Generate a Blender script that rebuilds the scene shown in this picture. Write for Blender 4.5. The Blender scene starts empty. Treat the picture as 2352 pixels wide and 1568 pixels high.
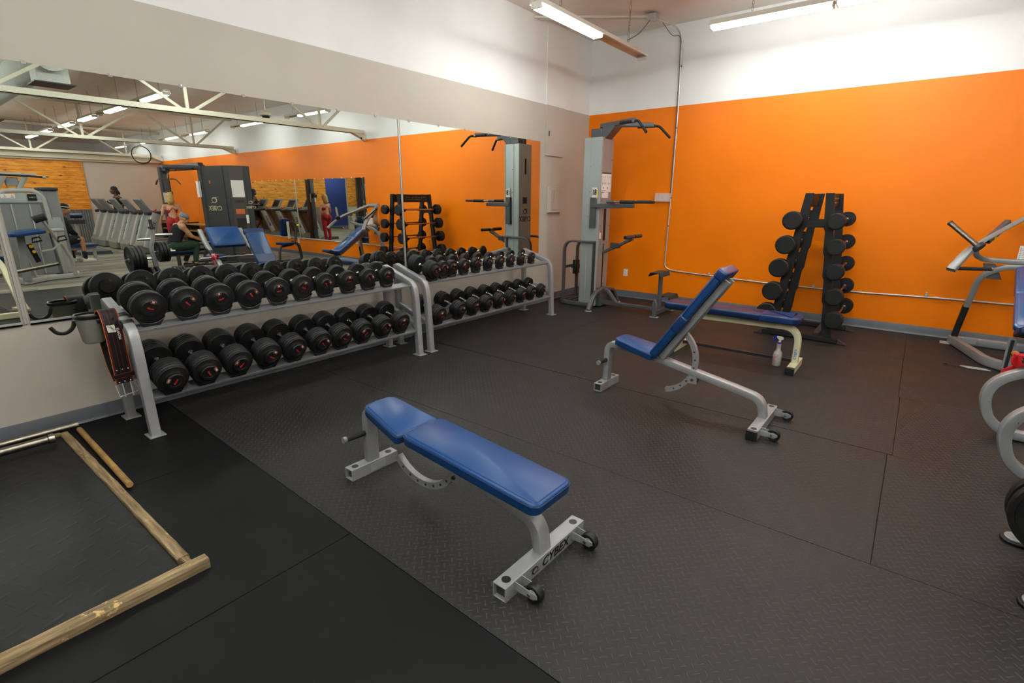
import bpy, bmesh, math, random
from mathutils import Vector, Matrix, Euler
random.seed(7)
PI = math.pi
S = bpy.context.scene
COL = S.collection

# ---------------------------------------------------------------- camera, world, exposure
cam_d = bpy.data.cameras.new('camera'); cam = bpy.data.objects.new('camera', cam_d); COL.objects.link(cam)
S.camera = cam
CAMP = Vector((4.5998, -7.8954, 1.6)); YAW, PITCH, ROLL, FPX = 0.6662343730, -0.2751858623, 0.0046544381, 1162.2174
fw = Vector((-math.sin(YAW)*math.cos(PITCH), math.cos(YAW)*math.cos(PITCH), math.sin(PITCH)))
r0 = Vector((math.cos(YAW), math.sin(YAW), 0)); u0 = r0.cross(fw)
r1 = r0*math.cos(ROLL)+u0*math.sin(ROLL); u1 = r1.cross(fw)
M = Matrix((r1, u1, -fw)).transposed().to_4x4(); M.translation = CAMP
cam.matrix_world = M
cam_d.sensor_fit = 'HORIZONTAL'; cam_d.sensor_width = 36.0; cam_d.lens = 36.0*FPX/2352.0
cam_d.clip_start = 0.05; cam_d.clip_end = 200
S.view_settings.view_transform = 'Standard'; S.view_settings.look = 'None'
S.view_settings.gamma = 1.0; S.view_settings.use_curve_mapping = False
S.view_settings.exposure = 0.74
S.cycles.max_bounces = 8; S.cycles.glossy_bounces = 6; S.cycles.diffuse_bounces = 6
S.cycles.transmission_bounces = 4; S.cycles.caustics_reflective = False; S.cycles.caustics_refractive = False
S.cycles.sample_clamp_indirect = 6.0; S.cycles.use_denoising = True
world = bpy.data.worlds.new('world'); S.world = world; world.use_nodes = True
world.node_tree.nodes['Background'].inputs[0].default_value = (0.9, 0.95, 1.0, 1)
world.node_tree.nodes['Background'].inputs[1].default_value = 0.02
TUBE_STRENGTH = 44.0
TUBE_COLOR = (0.975, 1.0, 0.985)

# ---------------------------------------------------------------- materials
def lin(c):
    if isinstance(c, str):
        c = [int(c[i:i+2], 16)/255 for i in (0, 2, 4)]
    return tuple((x/12.92 if x <= .04045 else ((x+.055)/1.055)**2.4) for x in c)
class NT:
    def __init__(s, name):
        s.m = bpy.data.materials.new(name); s.m.use_nodes = True; s.t = s.m.node_tree
        s.b = s.t.nodes['Principled BSDF']; s._tc = None
    def n(s, typ, **kw):
        nd = s.t.nodes.new(typ)
        for k, v in kw.items():
            setattr(nd, k, v)
        return nd
    def l(s, a, b): s.t.links.new(a, b)
    def tc(s, kind='Object'):
        if s._tc is None: s._tc = s.n('ShaderNodeTexCoord')
        return s._tc.outputs[kind]
    def put(s, sock, v):
        if hasattr(v, 'links') or hasattr(v, 'is_linked'): s.l(v, sock)
        elif isinstance(v, (tuple, list)) and len(v) == 3 and sock.type == 'RGBA': sock.default_value = (*v, 1)
        else: sock.default_value = v
    def math(s, op, a, b=None, c=None, clamp=False):
        nd = s.n('ShaderNodeMath', operation=op, use_clamp=clamp)
        s.put(nd.inputs[0], a)
        if b is not None: s.put(nd.inputs[1], b)
        if c is not None: s.put(nd.inputs[2], c)
        return nd.outputs[0]
    def noise(s, scale, detail=3, rough=.5, vec=None, stretch=None):
        nd = s.n('ShaderNodeTexNoise'); nd.inputs['Scale'].default_value = scale
        nd.inputs['Detail'].default_value = detail; nd.inputs['Roughness'].default_value = rough
        v = vec or s.tc()
        if stretch:
            mp = s.n('ShaderNodeMapping'); mp.inputs['Scale'].default_value = stretch; s.l(v, mp.inputs[0]); v = mp.outputs[0]
        s.l(v, nd.inputs['Vector']); return nd.outputs['Fac']
    def ramp(s, fac, stops):
        nd = s.n('ShaderNodeValToRGB'); e = nd.color_ramp.elements
        while len(e) < len(stops): e.new(0.5)
        for i, (p, c) in enumerate(stops):
            e[i].position = p; e[i].color = (*c, 1) if len(c) == 3 else c
        s.l(fac, nd.inputs[0]); return nd.outputs[0]
    def mix(s, fac, a, b):
        nd = s.n('ShaderNodeMix', data_type='RGBA'); s.put(nd.inputs[0], fac)
        s.put(nd.inputs[6], a); s.put(nd.inputs[7], b); return nd.outputs[2]
    def bump(s, h, strength=.3, dist=.002):
        nd = s.n('ShaderNodeBump'); nd.inputs['Strength'].default_value = strength; nd.inputs['Distance'].default_value = dist
        s.l(h, nd.inputs['Height']); s.l(nd.outputs[0], s.b.inputs['Normal']); return nd
    def xyz(s, kind='Object'):
        nd = s.n('ShaderNodeSeparateXYZ'); s.l(s.tc(kind), nd.inputs[0]); return nd.outputs
def mat(name, col, rough=.5, metal=0., spec=.5, noise=0., nscale=30., bump=0., bscale=200., coat=0., wear=None, wscale=18., wthr=.66):
    """plain surface with slight procedural variation; wear = colour of chipped marks"""
    t = NT(name); c = lin(col)
    t.b.inputs['Roughness'].default_value = rough; t.b.inputs['Metallic'].default_value = metal
    t.b.inputs['Specular IOR Level'].default_value = spec
    t.b.inputs['Coat Weight'].default_value = coat; t.b.inputs['Coat Roughness'].default_value = .2
    t.b.inputs['Base Color'].default_value = (*c, 1)
    out = None
    if noise:
        f = t.noise(nscale, 4)
        out = t.ramp(f, [(.3, tuple(x*(1-noise) for x in c)), (.7, tuple(min(1, x*(1+noise)) for x in c))])
    if wear:
        w = t.noise(wscale, 6, .7, stretch=(1, 1, .6)); k = t.ramp(w, [(wthr, (0, 0, 0)), (wthr+.02, (1, 1, 1))])
        out = t.mix(k, out if out is not None else c, lin(wear))
    if out is not None: t.l(out, t.b.inputs['Base Color'])
    if bump: t.bump(t.noise(bscale, 3), bump, .001)
    return t.m
def emis(name, col, st):
    t = NT(name); t.b.inputs['Base Color'].default_value = (*col, 1)
    t.b.inputs['Emission Color'].default_value = (*col, 1); t.b.inputs['Emission Strength'].default_value = st
    return t.m

def wall_mat(name, lower, upper, split, rl=.45, ru=.6, scuffs=False):
    t = NT(name); z = t.xyz()[2]
    k = t.math('GREATER_THAN', z, split)
    f = t.noise(1.1, 5); v = t.ramp(f, [(.3, (.94,)*3), (.7, (1.03,)*3)])
    lo = lin(lower)
    if scuffs:
        s1 = t.noise(3.0, 6, .75, stretch=(1, 1, 5)); m1 = t.ramp(s1, [(.67, (0, 0, 0)), (.71, (.5,)*3)])
        zz = t.math('LESS_THAN', z, .55); m2 = t.math('MULTIPLY', m1, zz)
        lo = t.mix(m2, lo, lin('8a7f74'))
    c = t.mix(k, lo, lin(upper))
    mm = t.n('ShaderNodeMix', data_type='RGBA', blend_type='MULTIPLY'); mm.inputs[0].default_value = 1
    t.l(c, mm.inputs[6]); t.l(v, mm.inputs[7]); t.l(mm.outputs[2], t.b.inputs['Base Color'])
    r = t.math('MULTIPLY_ADD', k, ru-rl, rl); t.l(r, t.b.inputs['Roughness'])
    t.b.inputs['Specular IOR Level'].default_value = .28
    t.bump(t.noise(55, 3), .12, .002)
    return t.m

def rubber(name, base, plate=True, cell=.034, rot=.785, ridge_tint=.16, bst=.85):
    t = NT(name); o = t.xyz()
    c, s_ = math.cos(rot), math.sin(rot)
    u = t.math('ADD', t.math('MULTIPLY', o[0], c/cell), t.math('MULTIPLY', o[1], s_/cell))
    v = t.math('SUBTRACT', t.math('MULTIPLY', o[1], c/cell), t.math('MULTIPLY', o[0], s_/cell))
    b = lin(base)
    big = t.noise(1.3, 5, .6); g = t.noise(420, 2)
    col = t.ramp(big, [(.32, tuple(x*.80 for x in b)), (.68, tuple(x*1.22 for x in b))])
    sp = t.ramp(g, [(.70, (0, 0, 0)), (.78, (.35,)*3)])
    col = t.mix(sp, col, lin('4c4946'))
    dust = t.noise(260, 1, .5); dk = t.ramp(dust, [(.80, (0, 0, 0)), (.83, (.6,)*3)])
    col = t.mix(dk, col, lin('6f6b66'))
    if plate:
        iu = t.math('FLOOR', u); iv = t.math('FLOOR', v)
        fu = t.math('ABSOLUTE', t.math('SUBTRACT', t.math('SUBTRACT', u, iu), .5))
        fv = t.math('ABSOLUTE', t.math('SUBTRACT', t.math('SUBTRACT', v, iv), .5))
        par = t.math('MODULO', t.math('ABSOLUTE', t.math('ADD', iu, iv)), 2.0)
        ipar = t.math('SUBTRACT', 1.0, par)
        a = t.math('ADD', t.math('MULTIPLY', fu, par), t.math('MULTIPLY', fv, ipar))   # along
        d = t.math('ADD', t.math('MULTIPLY', fv, par), t.math('MULTIPLY', fu, ipar))   # across
        ha = t.math('SUBTRACT', 1.0, t.math('MULTIPLY', a, 2.1)); hd = t.math('SUBTRACT', 1.0, t.math('MULTIPLY', d, 8.5))
        h = t.math('MINIMUM', t.math('MAXIMUM', ha, 0.0), t.math('MAXIMUM', hd, 0.0))
        h = t.math('MINIMUM', t.math('MULTIPLY', h, 2.6), 1.0)
        hh = t.math('ADD', h, t.math('MULTIPLY', g, .25))
        t.bump(hh, bst, .0022)
        worn = t.math('MULTIPLY', h, ridge_tint)  # ridge tops mixed towards a lighter tone
        col = t.mix(worn, col, lin('6b655f'))
    else:
        t.bump(g, .5, .001)
    t.l(col, t.b.inputs['Base Color'])
    rr = t.ramp(big, [(.3, (.44,)*3), (.7, (.58,)*3)]); t.l(rr, t.b.inputs['Roughness'])
    t.b.inputs['Specular IOR Level'].default_value = .22 if plate else .12
    return t.m

def wood_panel(name):
    t = NT(name); o = t.xyz()
    row = t.math('FLOOR', t.math('MULTIPLY', o[2], 1/.135))
    fr = t.math('SUBTRACT', t.math('MULTIPLY', o[2], 1/.135), row)
    comb = t.n('ShaderNodeCombineXYZ'); t.l(t.math('ADD', t.math('MULTIPLY', o[1], .9), t.math('MULTIPLY', row, 7.3)), comb.inputs[0])
    t.l(t.math('MULTIPLY', o[2], 3.5), comb.inputs[1])
    gr = t.noise(2.6, 6, .65, vec=comb.outputs[0])
    c = t.ramp(gr, [(.3, lin('9a5a10')), (.5, lin('d98c22')), (.72, lin('f0ae45'))])
    kv = t.n('ShaderNodeCombineXYZ'); t.l(t.math('MULTIPLY', o[1], 1.0), kv.inputs[0]); t.l(t.math('MULTIPLY', o[2], 2.3), kv.inputs[1])
    vo = t.n('ShaderNodeTexVoronoi'); vo.inputs['Scale'].default_value = 2.4; t.l(kv.outputs[0], vo.inputs['Vector'])
    kn = t.ramp(vo.outputs['Distance'], [(.07, (1, 1, 1)), (.16, (0, 0, 0))])
    c = t.mix(kn, c, lin('5a2a08'))
    gap = t.math('LESS_THAN', fr, .07); c = t.mix(gap, c, lin('7a450f'))
    t.l(c, t.b.inputs['Base Color']); t.b.inputs['Roughness'].default_value = .4
    return t.m
def carpet_mat():
    t = NT('carpet_planks'); o = t.xyz()
    row = t.math('FLOOR', t.math('MULTIPLY', o[0], 1/.25)); 
    y2 = t.math('ADD', o[1], t.math('MULTIPLY', row, .37)); tile = t.math('FLOOR', t.math('MULTIPLY', y2, 1.0))
    wn = t.n('ShaderNodeTexWhiteNoise', noise_dimensions='2D'); cb = t.n('ShaderNodeCombineXYZ'); t.l(row, cb.inputs[0]); t.l(tile, cb.inputs[1]); t.l(cb.outputs[0], wn.inputs['Vector'])
    st = t.noise(2.0, 4, .6, stretch=(16, 1.3, 1))
    f = t.math('ADD', t.math('MULTIPLY', wn.outputs['Value'], .4), t.math('MULTIPLY', st, .6))
    c = t.ramp(f, [(.25, lin('55524b')), (.5, lin('78746a')), (.75, lin('96917f'))])
    t.l(c, t.b.inputs['Base Color']); t.b.inputs['Roughness'].default_value = .9
    return t.m

MT = {}
MT['silver'] = mat('silver_paint', '929494', .36, .35, noise=.05, nscale=14, bump=.05)
MT['silver_worn'] = mat('worn_silver_paint', '999b9c', .38, .3, noise=.08, nscale=9, wear='2a2622', wscale=22, wthr=.68)
MT['bench_silver'] = mat('bench_frame_paint', '98999a', .4, .3, noise=.07, nscale=10, wear='4d453a', wscale=26, wthr=.70)
MT['silver_cool'] = mat('cool_silver_panel', 'aeb8b8', .36, .45, noise=.03)
MT['grey'] = mat('dark_grey_frame', '54565a', .42, .3, noise=.06)
MT['dkgrey'] = mat('charcoal_frame', '38383a', .45, .2, noise=.06)
MT['cream'] = mat('cream_frame', 'c9c5a2', .42, 0, noise=.08, nscale=8, wear='453c2e', wscale=30, wthr=.67)
MT['black'] = mat('black_paint', '1b1b1d', .45, 0, noise=.1)
MT['black_plastic'] = mat('black_plastic', '141416', .35)
MT['rubber_black'] = mat('black_rubber', '111112', .5, 0, .35, noise=.12, nscale=25, bump=.1, bscale=350)
MT['rack_black'] = mat('matte_black_steel', '121315', .6, 0, .35, noise=.1, bump=.1)
MT['foam'] = mat('foam_grip', '19191a', .8, bump=.3, bscale=300)
MT['foam_brown'] = mat('worn_foam_grip', '2c2524', .8, bump=.3, bscale=300)
MT['chrome'] = mat('chrome', 'd8d8d6', .16, 1.)
MT['steel'] = mat('brushed_steel', '9c988e', .3, 1., noise=.15, nscale=20)
MT['oldsteel'] = mat('worn_bar_steel', '8a8378', .34, 1., noise=.25, nscale=30)
MT['galv'] = mat('galvanised_conduit', 'c9c9c6', .38, .6)
MT['copper'] = mat('coppery_bar_steel', 'b08470', .3, 1.)
MT['tray'] = mat('shaded_silver_tray', '77777a', .4, .3, noise=.05)  # dimmer silver: shadow on the tray surfaces put into the colour
MT['blue'] = mat('blue_vinyl', '123a6c', .36, 0, .32, noise=.05, nscale=6, bump=.12, bscale=260, coat=0)
MT['blue_gloss'] = mat('glossy_blue_vinyl', '1d4a80', .27, 0, .8, noise=.05, nscale=6, coat=.6)
MT['blue_dark'] = mat('navy_vinyl', '0c2449', .34, 0, .35, noise=.08, nscale=6, bump=.12, bscale=260, coat=0)
MT['blue_tape'] = mat('blue_tape', '122f60', .3, 0, noise=.1, nscale=9)
MT['white'] = mat('white_plastic', 'e6e4de', .4)
MT['paper'] = mat('white_placard', 'e8e6e0', .5)
MT['yellow'] = mat('yellow_plastic', 'e8c800', .4)
MT['red'] = mat('red_plastic', 'b3131c', .3)
MT['redmark'] = mat('red_logo_ink', 'a01c18', .5)
MT['whitemark'] = mat('white_ink', 'd8d6cc', .5)
MT['blackmark'] = mat('black_ink', '0c0c0c', .5)
MT['logo_gold'] = mat('pale_logo_ink', 'b9b18c', .4)
MT['wood_old'] = mat('old_pine', '8a755a', .75, 0, noise=.3, nscale=12, bump=.4, bscale=60, wear='cfb078', wscale=7, wthr=.60)
def grain(name, along):
    t = NT(name); st = (3, 40, 40) if along == 'x' else (40, 3, 40)
    g_ = t.noise(1.6, 6, .6, stretch=st); c = t.ramp(g_, [(.3, lin('54452f')), (.5, lin('7d6a4c')), (.7, lin('a58f69'))])
    ch = t.noise(9, 5, .7); k = t.ramp(ch, [(.63, (0, 0, 0)), (.66, (1, 1, 1))]); c = t.mix(k, c, lin('c9ad74'))
    t.l(c, t.b.inputs['Base Color']); t.b.inputs['Roughness'].default_value = .75; t.bump(g_, .5, .002); return t.m
MT['wood_x'] = grain('weathered_batten_across', 'x'); MT['wood_y'] = grain('weathered_batten_along', 'y')
MT['wood_stick'] = mat('varnished_stick', '9c7a45', .5, 0, noise=.3, nscale=14, bump=.2, bscale=60)
MT['leather'] = mat('black_leather', '0d0b0b', .55, 0, .3, bump=.25, bscale=300)
MT['stitch'] = mat('red_stitching', '8a1c14', .6)
MT['edge_or'] = mat('orange_edge', 'c9642c', .6)
MT['gem'] = mat('grey_moulded_plastic', '85857c', .5)
MT['beam'] = mat('joist_paint', 'cfccb8', .5, noise=.04)
MT['fixture'] = mat('white_enamel', 'e4e0d4', .35)
MT['duct'] = mat('duct_paint', 'c8ccc4', .45, noise=.05)
MT['taupe'] = wall_mat('taupe_paint', 'bfb7ab', 'bfb7ab', 50)
MT['wall_left'] = wall_mat('taupe_and_white_paint', 'bfb8ac', 'edeeec', 2.924, scuffs=True)
MT['wall_back'] = wall_mat('orange_and_white_paint', 'f07c00', 'f1f2f0', 2.924, rl=.38)
MT['bluewall'] = wall_mat('blue_paint', '4a5fb0', '4a5fb0', 50)
MT['whitewall'] = wall_mat('white_paint', 'e8e8e4', 'e8e8e4', 50)
MT['ceiling'] = mat('ceiling_board', 'efe8df', .8, noise=.05, nscale=1.5)
MT['base'] = mat('grey_cove_base', '555a60', .45, noise=.1, nscale=5)
MT['plate'] = rubber('diamond_plate_rubber', '222120')
MT['plate2'] = rubber('diamond_plate_rubber_turned', '22201f', rot=.56)
MT['smooth'] = rubber('smooth_black_rubber', '0e0e0f', plate=False)
MT['sub'] = mat('subfloor', '0c0b0b', .8)
MT['carpet'] = carpet_mat()
MT['panel'] = wood_panel('knotty_pine_panelling')
MT['corr'] = mat('corrugated_steel', '9a9c9e', .35, .8)
MT['tube'] = emis('fluorescent_tube', TUBE_COLOR, TUBE_STRENGTH)
MT['skin1'] = mat('skin_tan', 'b98a63', .55, noise=.05)
MT['skin2'] = mat('skin_fair', 'd6a182', .55, noise=.05)
MT['skin3'] = mat('skin_brown', '5c3a2a', .5, noise=.05)
MT['skin4'] = mat('skin_olive', 'a87350', .55, noise=.05)
MT['cl_black'] = mat('black_fabric', '121317', .85)
MT['cl_green'] = mat('dark_green_fabric', '12301d', .85)
MT['cl_red'] = mat('red_fabric', 'a5141f', .7)
MT['cl_grey'] = mat('grey_knit', '83858a', .9, bump=.4, bscale=150)
MT['cl_white'] = mat('white_fabric', 'd9d7cf', .8)
MT['blonde'] = mat('blonde_hair', 'c2a05c', .5, noise=.35, nscale=60, bump=.6, bscale=120)
MT['dreads'] = mat('dark_hair', '17110f', .7, bump=.6, bscale=90)
MT['screen'] = mat('dark_display', '15181c', .15)
MT['greygreen'] = mat('machine_grey', '86898a', .45, .2)
MT['lightgrey'] = mat('machine_light_grey', 'b0b1ad', .42, .2)
t_ = NT('mirror_glass'); t_.b.inputs['Metallic'].default_value = 1; t_.b.inputs['Roughness'].default_value = 0.0
t_.b.inputs['Base Color'].default_value = (.80, .845, .795, 1); t_.b.inputs['Specular IOR Level'].default_value = .5; MT['mirror'] = t_.m
t_ = NT('clear_acrylic'); t_.b.inputs['Alpha'].default_value = .35; t_.b.inputs['Roughness'].default_value = .1
t_.b.inputs['Base Color'].default_value = (.95, .85, .82, 1); MT['clear'] = t_.m
t_ = NT('translucent_bottle'); t_.b.inputs['Transmission Weight'].default_value = .55; t_.b.inputs['Roughness'].default_value = .3
t_.b.inputs['Base Color'].default_value = (.85, .78, .76, 1); MT['bottle'] = t_.m
MT['liquid'] = mat('pink_cleaning_liquid', 'e0b2ac', .3)

# ---------------------------------------------------------------- mesh builder
def V(*a): return Vector(a if len(a) > 1 else a[0])
def frame(d, up=(0, 0, 1)):
    d = V(d).normalized(); up = V(up)
    if abs(d.dot(up)) > .999: up = V(1, 0, 0) if abs(d.x) < .9 else V(0, 1, 0)
    s = d.cross(up).normalized(); u = s.cross(d).normalized()
    return s, u, d
def fillet(pts, r, n=6):
    pts = [V(p) for p in pts]; out = [pts[0]]
    for i in range(1, len(pts)-1):
        a, b, c = pts[i-1], pts[i], pts[i+1]
        rr = r[i-1] if isinstance(r, (list, tuple)) else r
        d1 = (a-b); d2 = (c-b); l = min(rr, d1.length*.49, d2.length*.49)
        if l < 1e-5: out.append(b); continue
        p0 = b+d1.normalized()*l; p2 = b+d2.normalized()*l
        for k in range(n+1):
            t = k/n; out.append(p0*(1-t)**2+b*2*t*(1-t)+p2*t*t)
    out.append(pts[-1]); return out
def rrect(w, h, r, n=4):
    pts = []
    for cx, cy, a0 in ((w/2-r, h/2-r, 0), (-w/2+r, h/2-r, PI/2), (-w/2+r, -h/2+r, PI), (w/2-r, -h/2+r, 1.5*PI)):
        for k in range(n+1):
            a = a0+PI/2*k/n; pts.append((cx+r*math.cos(a), cy+r*math.sin(a)))
    return pts
def ring(r, n=16): return [(r*math.cos(2*PI*k/n), r*math.sin(2*PI*k/n)) for k in range(n)]
class MB:
    def __init__(s): s.v = []; s.f = []
    def add(s, vs, fs):
        o = len(s.v); s.v += [V(p) for p in vs]; s.f += [tuple(i+o for i in f) for f in fs]; return s
    def box(s, c, size, R=None):
        c = V(c); hx, hy, hz = [a/2 for a in size]
        vs = [V(x*hx, y*hy, z*hz) for x in (-1, 1) for y in (-1, 1) for z in (-1, 1)]
        if R is not None: vs = [R @ v for v in vs]
        return s.add([c+v for v in vs], [(0, 1, 3, 2), (4, 6, 7, 5), (0, 4, 5, 1), (2, 3, 7, 6), (0, 2, 6, 4), (1, 5, 7, 3)])
    def bb(s, a, b):
        a = V(a); b = V(b); return s.box((a+b)/2, [abs(b[i]-a[i]) for i in range(3)])
    def cyl(s, p0, p1, ra, rb=None, n=20, cap=True):
        rb = ra if rb is None else rb; p0 = V(p0); p1 = V(p1); a, b, _ = frame(p1-p0)
        vs = [p0+(a*math.cos(2*PI*k/n)+b*math.sin(2*PI*k/n))*ra for k in range(n)]
        vs += [p1+(a*math.cos(2*PI*k/n)+b*math.sin(2*PI*k/n))*rb for k in range(n)]
        fs = [(k, (k+1) % n, n+(k+1) % n, n+k) for k in range(n)]
        if cap: fs += [tuple(range(n-1, -1, -1)), tuple(range(n, 2*n))]
        return s.add(vs, fs)
    def sweep(s, pts, prof, up=(0, 0, 1), cap=True, closed=False):
        pts = [V(p) for p in pts]; n = len(prof); m = len(pts); vs = []; pu = V(up)
        for i, p in enumerate(pts):
            if closed: d = pts[(i+1) % m]-pts[i-1]
            else: d = pts[min(i+1, m-1)]-pts[max(i-1, 0)]
            d.normalize(); sd = d.cross(pu)
            if sd.length < .05: sd = d.cross(V(1, 0, 0) if abs(d.x) < .8 else V(0, 1, 0))
            sd.normalize(); u = sd.cross(d).normalized()
            if i > 0 and sd.dot(psd) < 0 and not closed: sd = -sd; u = -u
            # miter
            sc = 1.0
            vs += [p+sd*a+u*b for a, b in prof]; psd = sd
        fs = []
        for i in range(m if closed else m-1):
            j = (i+1) % m
            fs += [(i*n+k, i*n+(k+1) % n, j*n+(k+1) % n, j*n+k) for k in range(n)]
        if cap and not closed: fs += [tuple(range(n-1, -1, -1)), tuple((m-1)*n+k for k in range(n))]
        return s.add(vs, fs)
    def tube(s, pts, r, n=12, **k): return s.sweep(pts, ring(r, n), **k)
    def bar(s, pts, w, h, r=.006, up=(0, 0, 1), **k): return s.sweep(pts, rrect(w, h, r, 2), up=up, **k)
    def prism(s, poly, o, u, v, t):
        """poly in (u,v) plane, extruded along u x v by t, centred on o"""
        o = V(o); u = V(u).normalized(); v = V(v).normalized(); w = u.cross(v); n = len(poly)
        vs = [o+u*a+v*b-w*t/2 for a, b in poly]+[o+u*a+v*b+w*t/2 for a, b in poly]
        fs = [tuple(range(n-1, -1, -1)), tuple(range(n, 2*n))]+[(k, (k+1) % n, n+(k+1) % n, n+k) for k in range(n)]
        return s.add(vs, fs)
    def lathe(s, prof, o=(0, 0, 0), d=(0, 0, 1), n=32, cap=True):
        o = V(o); a, b, d = frame(d); vs = []; m = len(prof)
        for r, h in prof: vs += [o+d*h+(a*math.cos(2*PI*k/n)+b*math.sin(2*PI*k/n))*max(r, 1e-5) for k in range(n)]
        fs = [(i*n+k, i*n+(k+1) % n, (i+1)*n+(k+1) % n, (i+1)*n+k) for i in range(m-1) for k in range(n)]
        if cap: fs += [tuple(range(n-1, -1, -1)), tuple((m-1)*n+k for k in range(n))]
        return s.add(vs, fs)
    def pad(s, outline, th, o, u, v, r=.015, k=5, crown=.0):
        """upholstered cushion: outline (u,v), thickness th along u x v (bottom at o), rounded edges r"""
        o = V(o); u = V(u).normalized(); v = V(v).normalized(); w = u.cross(v); n = len(outline)
        cx = sum(p[0] for p in outline)/n; cy = sum(p[1] for p in outline)/n
        lay = []
        def off(ins):
            out = []
            for i in range(n):
                a = outline[i-1]; b = outline[i]; c = outline[(i+1) % n]
                tx, ty = c[0]-a[0], c[1]-a[1]; L = math.hypot(tx, ty) or 1; nx, ny = -ty/L, tx/L
                if nx*(cx-b[0])+ny*(cy-b[1]) < 0: nx, ny = -nx, -ny
                out.append((b[0]+nx*ins, b[1]+ny*ins))
            return out
        rb = r*.5
        for i in range(3): a = PI/2*i/2; lay.append((off(rb*(1-math.sin(a))), rb*(1-math.cos(a))))
        for i in range(k+1): a = PI/2*i/k; lay.append((off(r*(1-math.cos(a))), th-r+r*math.sin(a)))
        lay.append((off(r*1.12), th+crown*.5)); lay.append((off(r*1.25), th+crown*.7))
        vs = []
        for pts, h in lay: vs += [o+u*a+v*b+w*h for a, b in pts]
        m = len(lay)
        fs = [tuple(range(n-1, -1, -1)), tuple((m-1)*n+q for q in range(n))]
        fs += [(i*n+q, i*n+(q+1) % n, (i+1)*n+(q+1) % n, (i+1)*n+q) for i in range(m-1) for q in range(n)]
        return s.add(vs, fs)
    def ball(s, c, r, n=12, m=8, R=None):
        c = V(c); r = (r, r, r) if not isinstance(r, (tuple, list)) else r; vs = []
        for i in range(m+1):
            th = PI*i/m
            for k in range(n):
                p = V(r[0]*math.sin(th)*math.cos(2*PI*k/n), r[1]*math.sin(th)*math.sin(2*PI*k/n), r[2]*math.cos(th))
                if i in (0, m): p += V(1e-5*math.cos(2*PI*k/n), 1e-5*math.sin(2*PI*k/n), 0)
                if R is not None: p = R @ p
                vs.append(c+p)
        fs = [(i*n+k, (i+1)*n+k, (i+1)*n+(k+1) % n, i*n+(k+1) % n) for i in range(m) for k in range(n)]
        fs += [tuple(range(n)), tuple((m*n+k) for k in range(n-1, -1, -1))]
        return s.add(vs, fs)
    def cap(s, a, b, ra, rb=None, n=14):
        rb = ra if rb is None else rb
        s.cyl(a, b, ra, rb, n); s.ball(a, ra, n, 8); s.ball(b, rb, n, 8); return s
    def mesh(s, name):
        me = bpy.data.meshes.new(name); me.from_pydata([tuple(p) for p in s.v], [], s.f); me.validate()
        bm = bmesh.new(); bm.from_mesh(me); bmesh.ops.recalc_face_normals(bm, faces=bm.faces); bm.to_mesh(me); bm.free()
        return me
    def build(s, name, m, parent=None, bevel=0., smooth=True, angle=38, kind=None):
        me = s.mesh(name); me.materials.append(MT[m] if isinstance(m, str) else m)
        if smooth:
            me.polygons.foreach_set('use_smooth', [True]*len(me.polygons)); me.set_sharp_from_angle(angle=math.radians(angle))
        o = bpy.data.objects.new(name, me); COL.objects.link(o)
        if parent is not None: o.parent = parent
        if bevel:
            b = o.modifiers.new('bevel', 'BEVEL'); b.width = bevel; b.segments = 2; b.limit_method = 'ANGLE'; b.angle_limit = math.radians(40); b.harden_normals = False
        if kind: o['kind'] = kind
        return o
def tag(o, label, cat, group=None):
    o['label'] = label; o['category'] = cat
    if group: o['group'] = group
    return o
def thing(name, label, cat, loc=(0, 0, 0), rz=0., group=None):
    o = bpy.data.objects.new(name, None); COL.objects.link(o); o.location = loc; o.rotation_euler = (0, 0, rz)
    o.empty_display_size = .1
    return tag(o, label, cat, group)
def kids(o): return [c for c in bpy.data.objects if c.parent == o]
def dup(o, parent=None):
    c = o.copy(); COL.objects.link(c); c.parent = parent
    for k in kids(o): dup(k, c)
    return c
def text_mesh(txt, size, ext=.0006, bold=0., shear=0., align='CENTER', xs=1.0):
    cu = bpy.data.curves.new('t', 'FONT'); cu.body = txt; cu.size = size; cu.extrude = ext; cu.offset = bold; cu.shear = shear
    cu.align_x = align; cu.align_y = 'CENTER'; cu.resolution_u = 3
    ob = bpy.data.objects.new('t', cu); COL.objects.link(ob)
    dg = bpy.context.evaluated_depsgraph_get(); me = bpy.data.meshes.new_from_object(ob.evaluated_get(dg))
    bpy.data.objects.remove(ob); bpy.data.curves.remove(cu)
    if xs != 1.0:
        for v in me.vertices: v.co.x *= xs
    return me
def lettering(txt, size, o, u, v, m='blackmark', parent=None, name='lettering', ext=.0006, bold=0., shear=0., xs=1.0, me=None):
    me = me or text_mesh(txt, size, ext, bold, shear, xs=xs)
    if not me.materials: me.materials.append(MT[m] if isinstance(m, str) else m)
    ob = bpy.data.objects.new(name, me); COL.objects.link(ob)
    u = V(u).normalized(); v = V(v).normalized(); w = u.cross(v)
    X = Matrix((u, v, w)).transposed().to_4x4(); X.translation = V(o)
    ob.matrix_local = X
    if parent is not None: ob.parent = parent
    return ob
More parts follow.
